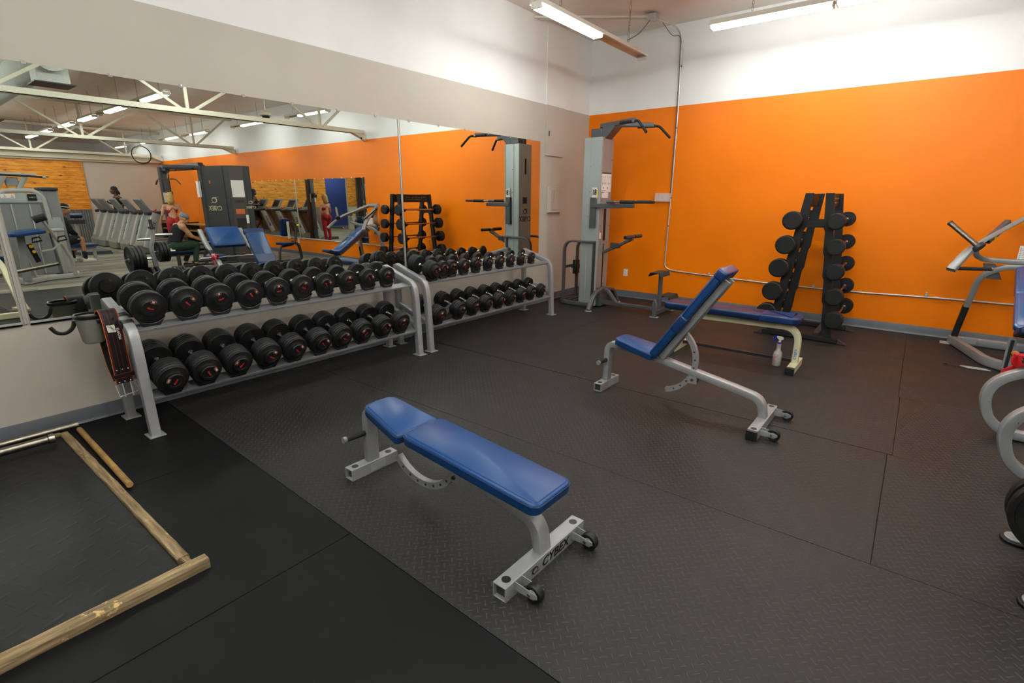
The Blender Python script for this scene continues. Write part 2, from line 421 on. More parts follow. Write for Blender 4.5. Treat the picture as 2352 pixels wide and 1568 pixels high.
def swoosh(mb, o, u, v, s=1., t=.0012):
    """the orbit shaped emblem: an open oval ring with a tail"""
    n = 32
    O = [(.56*s*math.cos(2*PI*k/n), .40*s*math.sin(2*PI*k/n)) for k in range(n+1)]
    I = [(.07*s+.40*s*math.cos(2*PI*k/n), -.03*s+.27*s*math.sin(2*PI*k/n)) for k in range(n+1)]
    for k in range(n): mb.prism([I[k], O[k], O[k+1], I[k+1]], o, u, v, t)
    mb.prism([(-.95*s, .40*s), (-.1*s, .30*s), (.25*s, .40*s), (-.1*s, .43*s)], o, u, v, t)
    mb.prism([(.05*s, -.33*s), (.85*s, -.43*s), (.85*s, -.40*s), (.1*s, -.24*s)], o, u, v, t)
    return mb
def struct(o): o['kind'] = 'structure'; return o
WORLD_PARENTS = {}
def wthing(name, label, cat, loc, group=None):
    """a thing whose parts are written in room coordinates"""
    o = thing(name, label, cat, loc, 0, group); WORLD_PARENTS[o.name] = Matrix.Translation(V(loc)).inverted(); return o
_b0 = MB.build
def _build(s, name, m, parent=None, **k):
    o = _b0(s, name, m, parent, **k)
    if parent is not None and parent.name in WORLD_PARENTS: o.matrix_parent_inverse = WORLD_PARENTS[parent.name]
    return o
MB.build = _build
_l0 = lettering
def lettering(*a, **k):
    o = _l0(*a, **k); p = k.get('parent')
    if p is not None and p.name in WORLD_PARENTS: o.matrix_parent_inverse = WORLD_PARENTS[p.name]
    return o
# ================================================================ ROOM SHELL
H = 4.01; XR = 19.05; XF = 27.0; YB = -14.0; PL = 2.924
def slab(name, a, b, m): return struct(MB().bb(a, b).build(name, m, smooth=False))
slab('wall_left', (-.15, YB, 0), (0, .15, H), 'wall_left')
slab('wall_back', (0, 0, 0), (XF, .15, H), 'wall_back')
slab('wall_front', (-.15, YB-.15, 0), (XF, YB, H), 'taupe')
slab('wall_end', (XF, YB-.15, 0), (XF+.15, .15, H), 'whitewall')
slab('ceiling', (-.15, YB-.15, H), (XF+.15, .15, H+.15), 'ceiling')
w = MB(); w.bb((XR, -7.05, 0), (XR+.12, 0, 3.0)); w.bb((XR, YB, 0), (XR+.12, -8.3, 3.0)); w.bb((XR, -8.3, 2.55), (XR+.12, -7.05, 3.0))
struct(w.build('wall_right', 'taupe', smooth=False))
slab('wall_far', (22.6, -12, 0), (22.7, -5, 2.9), 'bluewall')
struct(MB().bb((XR+.12, -7.05, 0), (21.6, -6.95, 2.9)).build('trim_1', 'panel', smooth=False))
# pine panelling over corrugated steel on the far wall
w = MB(); w.bb((XR-.03, -7.05, 1.18), (XR, -2.52, 2.93)); w.bb((XR-.03, YB, 1.18), (XR, -8.3, 2.93)); struct(w.build('trim_2', 'panel', smooth=False))
w = MB()
y = -2.47
prof = []
while y > -7.04: prof.append((y, XR-.02 if int(round((-2.47-y)/.035)) % 2 == 0 else XR-.055)); y -= .035
vs = []; fs = []
for yy, xx in prof: vs += [(xx, yy, .0), (xx, yy, 1.18)]
for i in range(len(prof)-1): fs.append((2*i, 2*i+1, 2*i+3, 2*i+2))
n0 = len(vs); vs += [(XR, prof[0][0], 0), (XR, prof[0][0], 1.18), (XR, prof[-1][0], 0), (XR, prof[-1][0], 1.18)]
fs += [(0, n0, n0+1, 1), (2*len(prof)-2, 2*len(prof)-1, n0+3, n0+2)]
w.add(vs, fs); struct(w.build('trim_3', 'corr', smooth=False))
struct(MB().bb((XR-.04, -2.52, 1.15), (XR-.0, -2.47, 2.95)).bb((XR-.06, -7.05, 1.15), (XR-.01, -2.47, 1.20)).build('trim_4', 'panel', smooth=False))
struct(MB().bb((XR-.18, YB, 2.86), (XR+.16, -.02, 3.02)).bb((XR-.10, YB, 2.80), (XR-.0, -.6, 2.86)).build('trim_5', 'beam', bevel=.004))
# cove base
def cove(name, a, b, nx):
    """moulded base along a line, nx = direction into the room"""
    a = V(a); b = V(b); nx = V(nx)
    poly = [(0, 0), (.022, 0), (.020, .006), (.008, .016), (.005, .03), (.0045, .104), (.003, .107), (0, .107)]
    d = (b-a); w = MB(); n = len(poly)
    vs = [a+nx*p+V(0, 0, q) for p, q in poly]+[b+nx*p+V(0, 0, q) for p, q in poly]
    fs = [tuple(range(n)), tuple(range(2*n-1, n-1, -1))]+[(k, (k+1) % n, n+(k+1) % n, n+k) for k in range(n)]
    return struct(w.add(vs, fs).build(name, 'base'))
cove('baseboard_left', (0, YB, 0), (0, -.0, 0), (1, 0, 0))
cove('baseboard_back', (0, 0, 0), (XR, 0, 0), (0, -1, 0))
cove('baseboard_right', (XR, -2.45, 0), (XR, 0, 0), (-1, 0, 0))
# floor: subfloor, carpet beyond x = 7.5, rubber mats with fine gaps
slab('floor', (-.15, YB-.15, -.12), (XF+.15, .15, -.012), 'sub')
slab('floor_carpet', (7.52, YB, -.012), (XF, 0, 0), 'carpet')
g = .0022
mats = []
def fmat(x0, y0, x1, y1, m, z=0.): mats.append((x0+g, y0+g, x1-g, y1-g, m, z))
# textured rows (y bands), skewed a few millimetres like the photo
ys = [0, -1.385, -2.735, -4.02, -5.36, -6.66]
xs = {0: [0, 4.70, 7.5], 1: [0, 1.35, 2.66, 4.70, 7.5], 2: [0, 4.712, 7.5], 3: [0, 4.685, 7.5], 4: [0, 5.9, 7.5]}
quads = []
def quad(p, m, z=0.): quads.append((p, m, z))
def yb(i, x):
    if i == 5: return -6.622-.0265*x
    if i == 4: return -5.375+.006*x
    return ys[i]
for r in range(5):
    X_ = xs[r]
    for k in range(len(X_)-1):
        x0, x1 = X_[k]+g, X_[k+1]-g
        z = .0025 if (r == 2 and k == 0) else 0.
        quad([(x0, yb(r+1, x0)+g), (x1, yb(r+1, x1)+g), (x1, yb(r, x1)-g), (x0, yb(r, x0)-g)], 'plate2' if (k == len(X_)-2) else 'plate', z)
xb = [0, 1.30, 2.642, 4.0, 5.3, 7.5]; yy = [None, -8.2, -9.6, YB]
for r in range(3):
    for k in range(5):
        x0, x1 = xb[k]+g, xb[k+1]-g
        t0 = (lambda x: -6.622-.0265*x-g) if r == 0 else (lambda x, r=r: yy[r]-g)
        quad([(x0, yy[r+1]+g), (x1, yy[r+1]+g), (x1, t0(x1)), (x0, t0(x0))], 'smooth', 0.)
groups = {}
for p, m, z in quads: groups.setdefault(m, MB()).add([(x, y, -.010) for x, y in p]+[(x, y, z) for x, y in p], [(3, 2, 1, 0), (4, 5, 6, 7)]+[(k, (k+1) % 4, 4+(k+1) % 4, 4+k) for k in range(4)])
for nm, m in (('floor_textured_mats', 'plate'), ('floor_side_mats', 'plate2'), ('floor_smooth_mats', 'smooth')): struct(groups[m].build(nm, m, smooth=False))

# ================================================================ MIRRORS
def mirror(name, label, y0, y1, z0, z1, clips, seam=None, loc=None):
    t = wthing(name, label, 'mirror', (0, (y0+y1)/2, z0))
    MB().bb((.001, y0+.003, z0), (.007, y1-.003, z1)).build('glass', 'mirror', t, smooth=False)
    MB().bb((.0005, y0, z0-.012), (.014, y1, z0-.001)).bb((.0085, y0, z0-.012), (.014, y1, z0+.012)).build('bottom_channel', 'galv', t, smooth=False)
    for y in clips:
        c = MB().bb((.001, y-.013, z1-.012), (.013, y+.013, z1+.012)).build('clip', 'clear', t, bevel=.003)
        MB().cyl((.001, y, z1+.006), (.016, y, z1+.006), .004, n=10).build('screw', 'chrome', c)
    if seam: MB().bb((.0005, seam-.008, z0-.006), (.011, seam+.008, z1)).build('joint_strip', 'galv', t, bevel=.002)
    return t
cl = [-7.024, -6.577, -6.135, -5.672, -5.241, -4.786, -4.343, -3.898, -3.454, -3.015, -2.566, -2.113, -1.663]
mirror('wall_mirror', 'large wall mirror panel above the near dumbbell rack, between the two metal joint strips', -7.30, -4.06, .779, 2.409, [c for c in cl if c < -4.06], -4.047)
mirror('wall_mirror', 'wall mirror panel above the far dumbbell rack, ending beside the electrical panel', -4.034, -1.395, .779, 2.409, [c for c in cl if c > -4.06])
mirror('wall_mirror', 'wall mirror panel at the left picture edge, beyond the lower joint strip', -10.5, -7.34, .779, 2.409, [-7.47, -7.92], -7.322)
tm = wthing('framed_mirror', 'mirror on the orange wall seen in the big mirror, behind the chest press machine', 'mirror', (8.9, 0, .5))
MB().bb((6.18, -.007, .50), (9.37, -.001, 2.08)).bb((9.40, -.007, .50), (12.2, -.001, 2.08)).build('glass', 'mirror', tm, smooth=False)
MB().bb((9.365, -.012, .49), (9.405, -.001, 2.085)).bb((6.16, -.012, .485), (12.2, -.001, .50)).build('joint_strip', 'galv', tm, bevel=.002)
for k in range(15): MB().bb((6.3+.41*k-.012, -.014, 2.07), (6.3+.41*k+.012, -.001, 2.095)).build('clip', 'white', tm, bevel=.003)

# ================================================================ WALL FITTINGS
t = wthing('electrical_panel', 'taupe painted electrical panel box on the wall right of the mirror', 'electrical panel', (0, -1.03, 1.36))
w = MB(); w.bb((.0, -1.245, 1.355), (.008, -.83, 1.80)); w.build('backplate', 'taupe', t, bevel=.003)
w = MB().prism([(-.17, -.19), (.17, -.19), (.17, .19), (-.17, .19)], (.022, -1.04, 1.575), (0, 1, 0), (0, 0, 1), .03); w.build('cover', 'taupe', t, bevel=.008)
w = MB().bb((.036, -1.17, 1.43), (.044, -1.045, 1.73)).bb((.036, -1.035, 1.43), (.044, -.92, 1.73)); w.build('door', 'taupe', t, bevel=.003)
MB().bb((.03, -1.20, 1.395), (.055, -1.06, 1.41)).bb((.03, -1.0, 1.395), (.055, -.9, 1.41)).build('latch', 'taupe', t, bevel=.003)
for z in (1.44, 1.57, 1.70): MB().cyl((.036, -1.15, z), (.047, -1.15, z), .006, n=10).build('screw', 'white', t)
t = wthing('access_panel', 'flat taupe and white cover board above the electrical panel, with a broken hole', 'wall panel', (0, -1.03, 2.22))
MB().bb((.001, -1.27, 2.225), (.018, -1.205, 3.99)).bb((.001, -1.165, 2.225), (.018, -.80, 3.99)).bb((.001, -1.205, 2.225), (.018, -1.165, 2.50)).bb((.001, -1.205, 2.575), (.018, -1.165, 3.99)).build('board', 'wall_left', t, smooth=False)
MB().bb((.0, -1.205, 2.50), (.003, -1.165, 2.575)).build('hole', 'blackmark', t, smooth=False)
t = wthing('thermostat', 'white thermostat under a clear guard on the orange wall', 'thermostat', (1.38, 0, 1.56))
MB().bb((1.26, -.05, 1.565), (1.505, -.045, 1.69)).bb((1.26, -.05, 1.565), (1.265, -.001, 1.69)).bb((1.5, -.05, 1.565), (1.505, -.001, 1.69)).bb((1.26, -.05, 1.685), (1.505, -.001, 1.69)).bb((1.26, -.05, 1.565), (1.505, -.001, 1.57)).build('guard', 'clear', t, smooth=False)
w = MB(); w.pad([(x+1.39, z+1.628) for x, z in rrect(.125, .095, .025)], .026, (0, -.001, 0), (1, 0, 0), (0, 0, 1), r=.006); w.build('housing', 'white', t)
MB().bb((1.36, -.029, 1.61), (1.405, -.0265, 1.65)).build('display', 'screen', t)
t = wthing('wall_outlet', 'white double outlet low on the orange wall behind the dip tower', 'outlet', (.826, 0, .35))
w = MB(); w.pad([(x+.826, z+.408) for x, z in rrect(.075, .118, .006)], .006, (0, -.001, 0), (1, 0, 0), (0, 0, 1), r=.002); w.build('plate', 'white', t)
for dz in (-.024, .024):
    w = MB().pad([(x+.826, z+.408+dz) for x, z in rrect(.036, .034, .01)], .003, (0, -.0065, 0), (1, 0, 0), (0, 0, 1), r=.001); sk = w.build('socket', 'white', t)
    MB().bb((.817, -.0105, .402+dz), (.819, -.0095, .412+dz)).bb((.832, -.0105, .402+dz), (.834, -.0095, .412+dz)).build('slot', 'blackmark', sk, smooth=False)
t = wthing('wall_outlet', 'white outlet on the orange wall seen in the mirror beside the abdominal machine', 'outlet', (9.5, 0, .35))
MB().pad([(x+9.5, z+.40) for x, z in rrect(.08, .125, .006)], .006, (0, -.001, 0), (1, 0, 0), (0, 0, 1), r=.002).build('plate', 'white', t)
for n_, dz in enumerate((-.024, .024)): MB().bb((9.49, -.009, .39+dz), (9.51, -.006, .41+dz)).build('socket', 'greygreen', t)
# conduit
t = wthing('conduit', 'galvanised steel conduit running down and along the orange wall', 'pipe', (1.5, 0, .45))
path = fillet([(1.30, -.62, 3.96), (1.44, -.16, 3.93), (1.468, -.018, 3.82), (1.50, -.014, 2.9), (1.508, -.014, 1.9), (1.497, -.016, .56), (1.60, -.014, .515), (2.9, -.014, .457), (4.03, -.014, .447), (4.84, -.014, .473), (6.0, -.014, .478), (10.9, -.014, .47)], [.1, .08, .2, .3, .06, .06, .5, .5, .5, .5], 5)
MB().tube(path, .0105, 10).build('pipe', 'galv', t)
for c in ((1.49, -.014, 3.45), (1.5, -.014, 2.62), (1.508, -.014, 1.62), (1.503, -.014, 1.2)):
    MB().cyl((c[0], c[1], c[2]-.006), (c[0], c[1], c[2]+.006), .0125, n=12).build('tie', 'black_plastic', t)
for x, z in ((4.80, .48), (2.2, .488), (3.6, .45), (6.6, .478)): MB().bb((x-.012, -.03, z), (x+.012, -.001, z+.05)).build('strap', 'galv', t, bevel=.003)
for x in (3.0, 4.9): MB().cyl((x-.03, -.014, .4575 if x < 4 else .4732), (x+.03, -.014, .4575 if x < 4 else .4732), .0135, n=12).build('coupling', 'galv', t)
t = tag(MB().tube(fillet([(1.35, -.45, 3.93), (1.40, -.2, 3.80), (1.452, -.03, 3.86), (1.462, -.030, 3.6), (1.474, -.028, 3.3), (1.478, -.028, 3.0), (1.488, -.028, 2.6), (1.486, -.028, 2.2), (1.493, -.028, 1.69)], .1), .0035, 8).build('cable', 'black_plastic'), 'thin black cable tied along the conduit down the orange wall', 'cable')
t = wthing('ceiling_conduit', 'pair of pale conduits with a junction box under the ceiling corner', 'pipe', (.9, -1.5, 3.9))
MB().tube([(-.0+.02, -1.62, 3.96), (1.30, -.66, 3.96)], .016, 10).tube([(.02, -1.50, 3.965), (1.22, -.62, 3.965)], .013, 10).build('pipe', 'fixture', t)
MB().bb((1.22, -.72, 3.92), (1.36, -.58, 3.99)).build('junction_box', 'galv', t, bevel=.004)
t = tag(MB().tube(fillet([(1.26, -.66, 3.93), (1.24, -.8, 3.80), (1.26, -1.0, 3.68), (1.24, -1.25, 3.56)], .08), .007, 8).build('flexible_conduit', 'greygreen'), 'curved grey cable feeding the corner light fixture', 'cable')

# ================================================================ LIGHT FIXTURES
def fixture(label, c, ax, lens, body0, body1, rows=(-.045, .045), group='ceiling strip lights'):
    """c = centre line point, ax = x or y, lens = list of (start, end) of lit lamps along ax, body0..body1 housing extent"""
    cx, cy, cz = c; t = wthing('strip_light', label, 'light fixture', (cx, cy, cz+.06), group)
    def P(a, b, z): return V(a, cy+b, cz+z) if ax == 'x' else V(cx+b, a, cz+z)
    poly = [(-.080, -.008), (-.045, .052), (.045, .052), (.080, -.008), (.075, -.010), (.040, .020), (-.040, .020), (-.075, -.010)]
    u = V(0, 1, 0) if ax == 'x' else V(-1, 0, 0)
    w = MB().prism(poly, P((body0+body1)/2, 0, 0), u, (0, 0, 1), abs(body1-body0)); w.build('housing', 'fixture', t, bevel=.0015)
    for a in sorted(set([round(q, 3) for s in lens for q in s]+[round(body0+.02, 3), round(body1-.02, 3)])):
        p = P(a, 0, .0); sz = (.012, .125, .062) if ax == 'x' else (.125, .012, .062)
        MB().box(p+V(0, 0, -.014), sz).build('lamp_holder', 'fixture', t, bevel=.002)
    for a, b in lens:
        for r in rows: MB().cyl(P(a+.012, r, -.030), P(b-.012, r, -.030), .0145, n=12).build('tube', 'tube', t)
    for f in (.18, .82):
        a = body0+(body1-body0)*f; p = P(a, 0, .052); n_ = 9; L = (H-p.z)
        w = MB()
        for k in range(14):
            z0 = p.z+L*k/14; z1 = p.z+L*(k+1)/14; dx = .006 if k % 2 else 0.
            w.tube([(p.x-dx-.003, p.y-(.006-dx)-.001, z0-.004), (p.x-dx-.003, p.y-(.006-dx)-.001, z1+.004)], .002, 5)
            w.tube([(p.x+dx+.003, p.y+(.006-dx)+.001, z0-.004), (p.x+dx+.003, p.y+(.006-dx)+.001, z1+.004)], .002, 5)
        w.build('chain', 'oldsteel', t)
    return t
fixture('white strip light beside the mirror wall with its end lamps missing', (1.26, 0, 3.45), 'y', [(-3.27, -2.05)], -3.30, -.82)
fixture('long twin lamp strip light along the orange wall, nearest the corner', (0, -1.2, 3.55), 'x', [(2.29, 3.51), (3.55, 4.75)], 2.27, 4.77)
nB = ['nearest', 'second', 'third', 'fourth', 'fifth', 'sixth', 'seventh']
for k, x in enumerate((7.33, 9.65, 11.8, 13.75, 16.1, 17.9)):
    fixture('twin strip light in the mirror, %s of the row crossing the joists' % nB[k], (0, -3.83, 3.45), 'x', [(x-.6, x+.6)], x-.62, x+(1.2 if x < 11 or 13 < x < 15 else .66), group='strip lights in the middle row')
for k, x in enumerate((7.05, 10.0, 13.45, 15.5, 17.9, 20.8)):
    fixture('strip light in the mirror close to the orange wall, %s of its row' % nB[k], (0, -.68, 3.52), 'x', [(x-.6, x+.6)], x-.62, x+(1.2 if x < 17 else .66), rows=(0.,), group='strip lights along the orange wall')
OUT_ = ['over the lifting platform', 'above and behind the viewpoint', 'over the carpet level with the platform', 'behind the striped hat man', 'over the carpet near the pine panelling', 'far behind the viewpoint by the mirror wall', 'far behind the viewpoint over the carpet', 'far behind the viewpoint near the panelling', 'over the free benches', 'beyond the opening in the far wall', 'beyond the far wall ledge']
for k, (x, y_) in enumerate(((3.9, -7.0), (4.6, -8.4), (8.5, -7.0), (14.2, -7.0), (16.9, -7.0), (3.6, -10.8), (8.5, -10.8), (14.2, -10.8), (4.6, -4.0), (22., -9.5), (22.5, -5.2))):  # unseen lamps added to light the room, no known fixtures
    fixture('added unseen strip light hanging %s, for room light' % OUT_[k], (0, y_, 3.55), 'x', [(x-1.22, x), (x, x+1.22)], x-1.24, x+1.24, group='added strip lights out of view')

for k, (y0_, y1_) in enumerate(((-5.85, -3.40), (-8.40, -5.95))):  # two more unseen lamps, added to brighten the left wall
    fixture('added unseen strip light above the %s, brightening the left wall' % ('near dumbbell rack' if k == 0 else 'lower left mirror panel'), (2.1, 0, 3.55), 'y', [(y0_+.03, y0_+1.22), (y0_+1.24, y1_-.03)], y0_, y1_, rows=(0.,), group='added strip lights out of view')
# ================================================================ JOISTS, DUCT
def joist(x, label):
    t = wthing('open_web_joist', label, 'roof joist', (x, -3, 3.05))
    MB().bb((x-.05, YB, 3.03), (x-.042, -.05, 3.12)).bb((x+.042, YB, 3.03), (x+.05, -.05, 3.12)).bb((x-.05, YB, 3.03), (x-.012, -.05, 3.038)).bb((x+.012, YB, 3.03), (x+.05, -.05, 3.038)).build('bottom_chord', 'beam', t, smooth=False)
    MB().bb((x-.05, YB, 3.93), (x+.05, 0, 3.94)).bb((x-.05, YB, 3.86), (x-.042, 0, 3.94)).bb((x+.042, YB, 3.86), (x+.05, 0, 3.94)).build('top_chord', 'beam', t, smooth=False)
    y = -1.16
    while y > YB+1.5:
        for dy in (-1.3, 0, 1.3):
            if y+dy > -.02 and dy: dy = -y*.85
            MB().bar([(x, y+dy*.03, 3.06), (x, y+dy, 3.90)], .05, .035 if dy else .045, .004, up=(1, 0, 0)).build('web', 'beam', t)
        y -= 2.61
    MB().prism([(0, 0), (-.34, 0), (0, -.13)], (x, -.02, 3.03), (0, 1, 0), (0, 0, 1), .12).build('bearing_bracket', 'beam', t)
    return t
joist(6.05, 'cream roof joist nearest in the mirror, its end on the orange wall')
joist(12.72, 'cream roof joist in the middle distance of the mirror')
joist(18.75, 'cream roof joist in the mirror just above the pine panelling')
t = wthing('spiral_duct', 'fat pale spiral air duct under the ceiling in the left of the mirror', 'duct', (9, -5.45, 3.5))
prof = []
for k in range(200): x_ = 6.1+k*.042; prof += [(.235, x_), (.240, x_+.004), (.235, x_+.008)]
MB().lathe(prof, (0, -5.55, 3.66), (1, 0, 0), 28).build('pipe', 'duct', t)
for x_ in (6.55, 12.6):
    b_ = MB().bb((x_-.20, -5.70, 3.30), (x_+.20, -5.30, 3.6)).build('boot', 'duct', t, bevel=.004)
    MB().bb((x_-.25, -5.75, 3.28), (x_+.25, -5.25, 3.298)).build('register', 'dkgrey', b_)
t = wthing('security_camera', 'small white security camera on the wall under the nearest joist end in the mirror', 'camera', (6.05, -.03, 2.93))
MB().cyl((6.05, -.004, 2.90), (6.05, -.05, 2.90), .03, n=16).build('base', 'white', t)
MB().cyl((6.04, -.05, 2.90), (5.98, -.16, 2.93), .03, n=16).build('body', 'white', t); MB().cyl((5.98, -.16, 2.93), (5.974, -.171, 2.933), .022, n=16).build('lens', 'black_plastic', t)
t = wthing('ceiling_sensor', 'black dome hanging on a white rod among the joists in the mirror', 'dome camera', (7.2, -2.0, 3.2))
MB().cyl((7.2, -1.75, H), (7.2, -1.75, 3.42), .012, n=10).build('rod', 'white', t); MB().lathe([(.02, .10), (.10, .05), (.12, 0)], (7.2, -1.75, 3.34), n=24).build('hood', 'beam', t); MB().ball((7.2, -1.75, 3.33), (.085, .085, .075), 18, 10).build('dome', 'screen', t)
w = MB()
for r in (.30, .315, .295): w.sweep([V(18.55, -.75+r*math.cos(a), 3.10+r*math.sin(a)) for a in [2*PI*k/40 for k in range(40)]], ring(.009, 6), closed=True, up=(1, 0, 0))
tag(w.build('cable_coil', 'black_plastic'), 'coil of black cable hung above the far wall ledge in the mirror', 'cable coil')
t = tag(MB().prism([(-.5, -.09), (.5, -.09), (.5, .09), (-.5, .09)], (6.9, -4.05, 3.80), (0, 1, 0), (0, 0, 1), .02).build('orange_banner', mat('orange_board', 'b5512c', .6), bevel=.003), 'short orange board under the ceiling behind the nearest joist in the mirror', 'sign')

# ================================================================ DUMBBELL RACKS
TOPT, BOTT = math.radians(11), math.radians(17)
def head_profile(R, L, n, capr):
    """layered plates from inner face (h=0) to outer end"""
    p = [(.02, 0), (R*.93, 0), (R*.97, .004)]
    t = L*.80/n
    for k in range(n):
        a = k*t; rr = R if k < n-1 or n < 3 else R*.93
        if n >= 4 and k == n-2: rr = R*.985
        p += [(rr*.965, a+.002), (rr, a+.007), (rr, a+t-.007), (rr*.965, a+t-.002)]
    a = n*t; q = capr*R
    p += [(q+.006, a), (q, a+.005), (q, a+L*.2-.006), (q-.006, a+L*.2), (q*.62, a+L*.2), (q*.60, a+L*.2-.003), (.0001, a+L*.2-.003)]
    return p
_hm = {}
def dumbbell(label, y, xr, zr, xf, zf, D, L, n, capr, num, group, rot):
    t = thing('dumbbell', label, 'dumbbell', (0, y, 0), 0, group)
    a = V(xr, 0, zr); b = V(xf, 0, zf); d = (b-a).normalized(); mid = (a+b)/2
    t.location = mid+V(0, y, 0); q = Matrix((d, V(0, 1, 0), d.cross(V(0, 1, 0)))).transposed()
    t.rotation_euler = q.to_euler()
    key = (round(D, 4), round(L, 4), n, capr)
    if key not in _hm:
        _hm[key] = MB().lathe(head_profile(D/2, L, n, capr), (0, 0, 0), (1, 0, 0), 48).mesh('head')
        me = _hm[key]; me.materials.append(MT['rubber_black']); me.polygons.foreach_set('use_smooth', [True]*len(me.polygons)); me.set_sharp_from_angle(angle=math.radians(40))
    hl = (b-a).length/2
    hk = ('handle', round(hl-L/2, 3))
    if hk not in _hm:
        g_ = hl-L/2+.004; pr = [(.016, -g_), (.021, -g_*.9), (.0185, -g_*.82), (.014, -g_*.74), (.0165, 0), (.014, g_*.74), (.0185, g_*.82), (.021, g_*.9), (.016, g_)]
        m_ = MB().lathe(pr, (0, 0, 0), (1, 0, 0), 16).build('handle', 'chrome'); _hm[hk] = m_.data; bpy.data.objects.remove(m_)
    ho = bpy.data.objects.new('handle', _hm[hk]); COL.objects.link(ho); ho.parent = t
    for sgn in (1, -1):
        h = bpy.data.objects.new('head', _hm[key]); COL.objects.link(h); h.parent = t
        Rr = Matrix.Rotation(0 if sgn > 0 else PI, 4, 'Z') @ Matrix.Rotation(rot*sgn, 4, 'X')
        h.matrix_local = Matrix.Translation((sgn*(hl-L/2), 0, 0)) @ Rr
        e = bpy.data.objects.new('emblem', emblem_mesh(capr*D/2)); COL.objects.link(e); e.parent = h; e.location = (L-.0025, 0, 0)
        nl = number_obj(num, h, L, capr*D/2)
    return t
_em = {}
def emblem_mesh(r):
    k = round(r, 3)
    if k not in _em:
        w = MB(); s = r*.42
        w.prism([(-s*.95, -s*.30), (s*.75, -s*.30), (s*.95, s*.10), (s*.2, s*.02), (-s*.75, s*.26)], (0, 0, 0), (0, 1, 0), (0, 0, 1), .0012)
        o = w.build('emblem', 'redmark', smooth=False); _em[k] = o.data; bpy.data.objects.remove(o)
    return _em[k]
_nm = {}
def number_obj(num, h, L, r):
    if (num, round(r, 3)) not in _nm:
        me = text_mesh(str(num), max(.012, r*.30), .0005, .0004); me.materials.append(MT['whitemark']); _nm[(num, round(r, 3))] = me
    o = bpy.data.objects.new('weight_number', _nm[(num, round(r, 3))]); COL.objects.link(o); o.parent = h
    X = Matrix(((0, 1, 0), (0, 0, 1), (1, 0, 0))).transposed().to_4x4(); X.translation = (L+.0006, 0, r*.80)
    o.matrix_local = X
    if 'badge' not in _nm:
        w = MB().tube([(0, a_, b_) for a_, b_ in rrect(.034, .020, .006, 3)], .0009, 5, closed=True, up=(1, 0, 0)).build('badge_border', 'edge_or'); _nm['badge'] = w.data; bpy.data.objects.remove(w)
    b = bpy.data.objects.new('badge_border', _nm['badge']); COL.objects.link(b); b.parent = h; b.location = (L+.0004, 0, r*.80)
    return o
def saddle(y, x, z, tilt, r, parent, wdt=None):
    """black cradle block under a dumbbell head: concave top"""
    r = r+.002; wd = min(.092, r*.93)
    n = 8; top = []
    zc = r-(-(r*.62)) ; h0 = r*.42
    for k in range(n+1):
        a = math.radians(-52+104*k/n); top.append((r*math.sin(a), -r*math.cos(a)))
    lo = -r-.022
    poly = [(-wd*.55, lo), (wd*.55, lo)]+[(p[0], p[1]) for p in reversed(top)]
    u = V(0, 1, 0); v = V(math.sin(tilt), 0, math.cos(tilt))
    return MB().prism(poly, (x, y, z), u, v, .062).build('saddle', 'black_plastic', parent, bevel=.003)
def rack(label, y0, y1, tyB):
    t = wthing('dumbbell_rack', label, 'dumbbell rack', (.4, (y0+y1)/2, 0))
    for y, nm in ((y0+.03, 0), (y1-.03, 1)):
        w = MB(); p = fillet([(.655, y, .008), (.628, y, .62), (.60, y, .745), (.16, y, .885)], [.3, .16], 8)
        w.bar(p, .060, .062, .008, up=(0, 1, 0)); w.build('front_upright', 'silver_worn', t)
        MB().bar([(.155, y, .008), (.155, y, .90)], .055, .06, .006, up=(0, 1, 0)).build('rear_leg', 'silver_worn', t)
        MB().bar([(.16, y, .47), (.62, y, .315)], .045, .05, .006, up=(0, 1, 0)).build('side_brace', 'silver', t)
        if nm == 0 and y0 < -6: MB().prism([(.18, .36), (.55, .24), (.60, .56), (.50, .62), (.30, .42)], (0, y, 0), (1, 0, 0), (0, 0, 1), .004).build('gusset', 'silver', t)
        for x in (.655, .155): MB().box((x, y, .005), (.12, .10, .008)).build('foot_plate', 'silver_worn', t, bevel=.002)
    for tier, (xr, zr, xf, zf, tl) in enumerate(((.20, .815, .60, .735, TOPT), (.24, .395, .66, .265, BOTT))):
        d = V(xf-xr, 0, zf-zr).normalized(); nn = V(-d.z, 0, d.x)
        for s_, (px, pz, m) in enumerate(((xr+.07, 0, 'rear_rail'), (xf-.05, 0, 'front_rail'))):
            c = V(xr, 0, zr)+d*((px-xr)/d.x); c.y = (y0+y1)/2
            R3 = Matrix((d, V(0, 1, 0), nn)).transposed()
            w = MB().box(c, (.105, y1-y0-.06, .005), R3); w.box(c+d*.052-nn*.006, (.005, y1-y0-.06, .018), R3); w.box(c-d*.052-nn*.006, (.005, y1-y0-.06, .018), R3)
            w.build(m, 'tray', t, bevel=.0015)
    return t
RK1 = rack('near silver dumbbell rack below the mirror, loaded with the heaviest dumbbells', -6.93, -4.43, None)
RK2 = rack('far silver dumbbell rack below the mirror, nearest the dip tower', -4.33, -1.94, None)
top1 = [-6.769, -6.538, -6.312, -6.086, -5.861, -5.641, -5.425, -5.189, -4.964, -4.742]
top2 = [-4.327+.02, -4.122, -3.905, -3.667, -3.436, -3.207, -2.963, -2.76, -2.536, -2.29]
top2 = [-4.165, -3.98, -3.84, -3.64, -3.43, -3.21, -2.98, -2.76, -2.54, -2.30]
bot1 = [-6.75, -6.528, -6.298, -6.059, -5.837, -5.596, -5.377, -5.149, -4.912, -4.686]
bot2 = [-4.17, -3.85, -3.603, -3.37, -3.123, -2.896, -2.656, -2.433, -2.198]
nth = ['first', 'second', 'third', 'fourth', 'fifth', 'sixth', 'seventh', 'eighth', 'ninth', 'tenth']
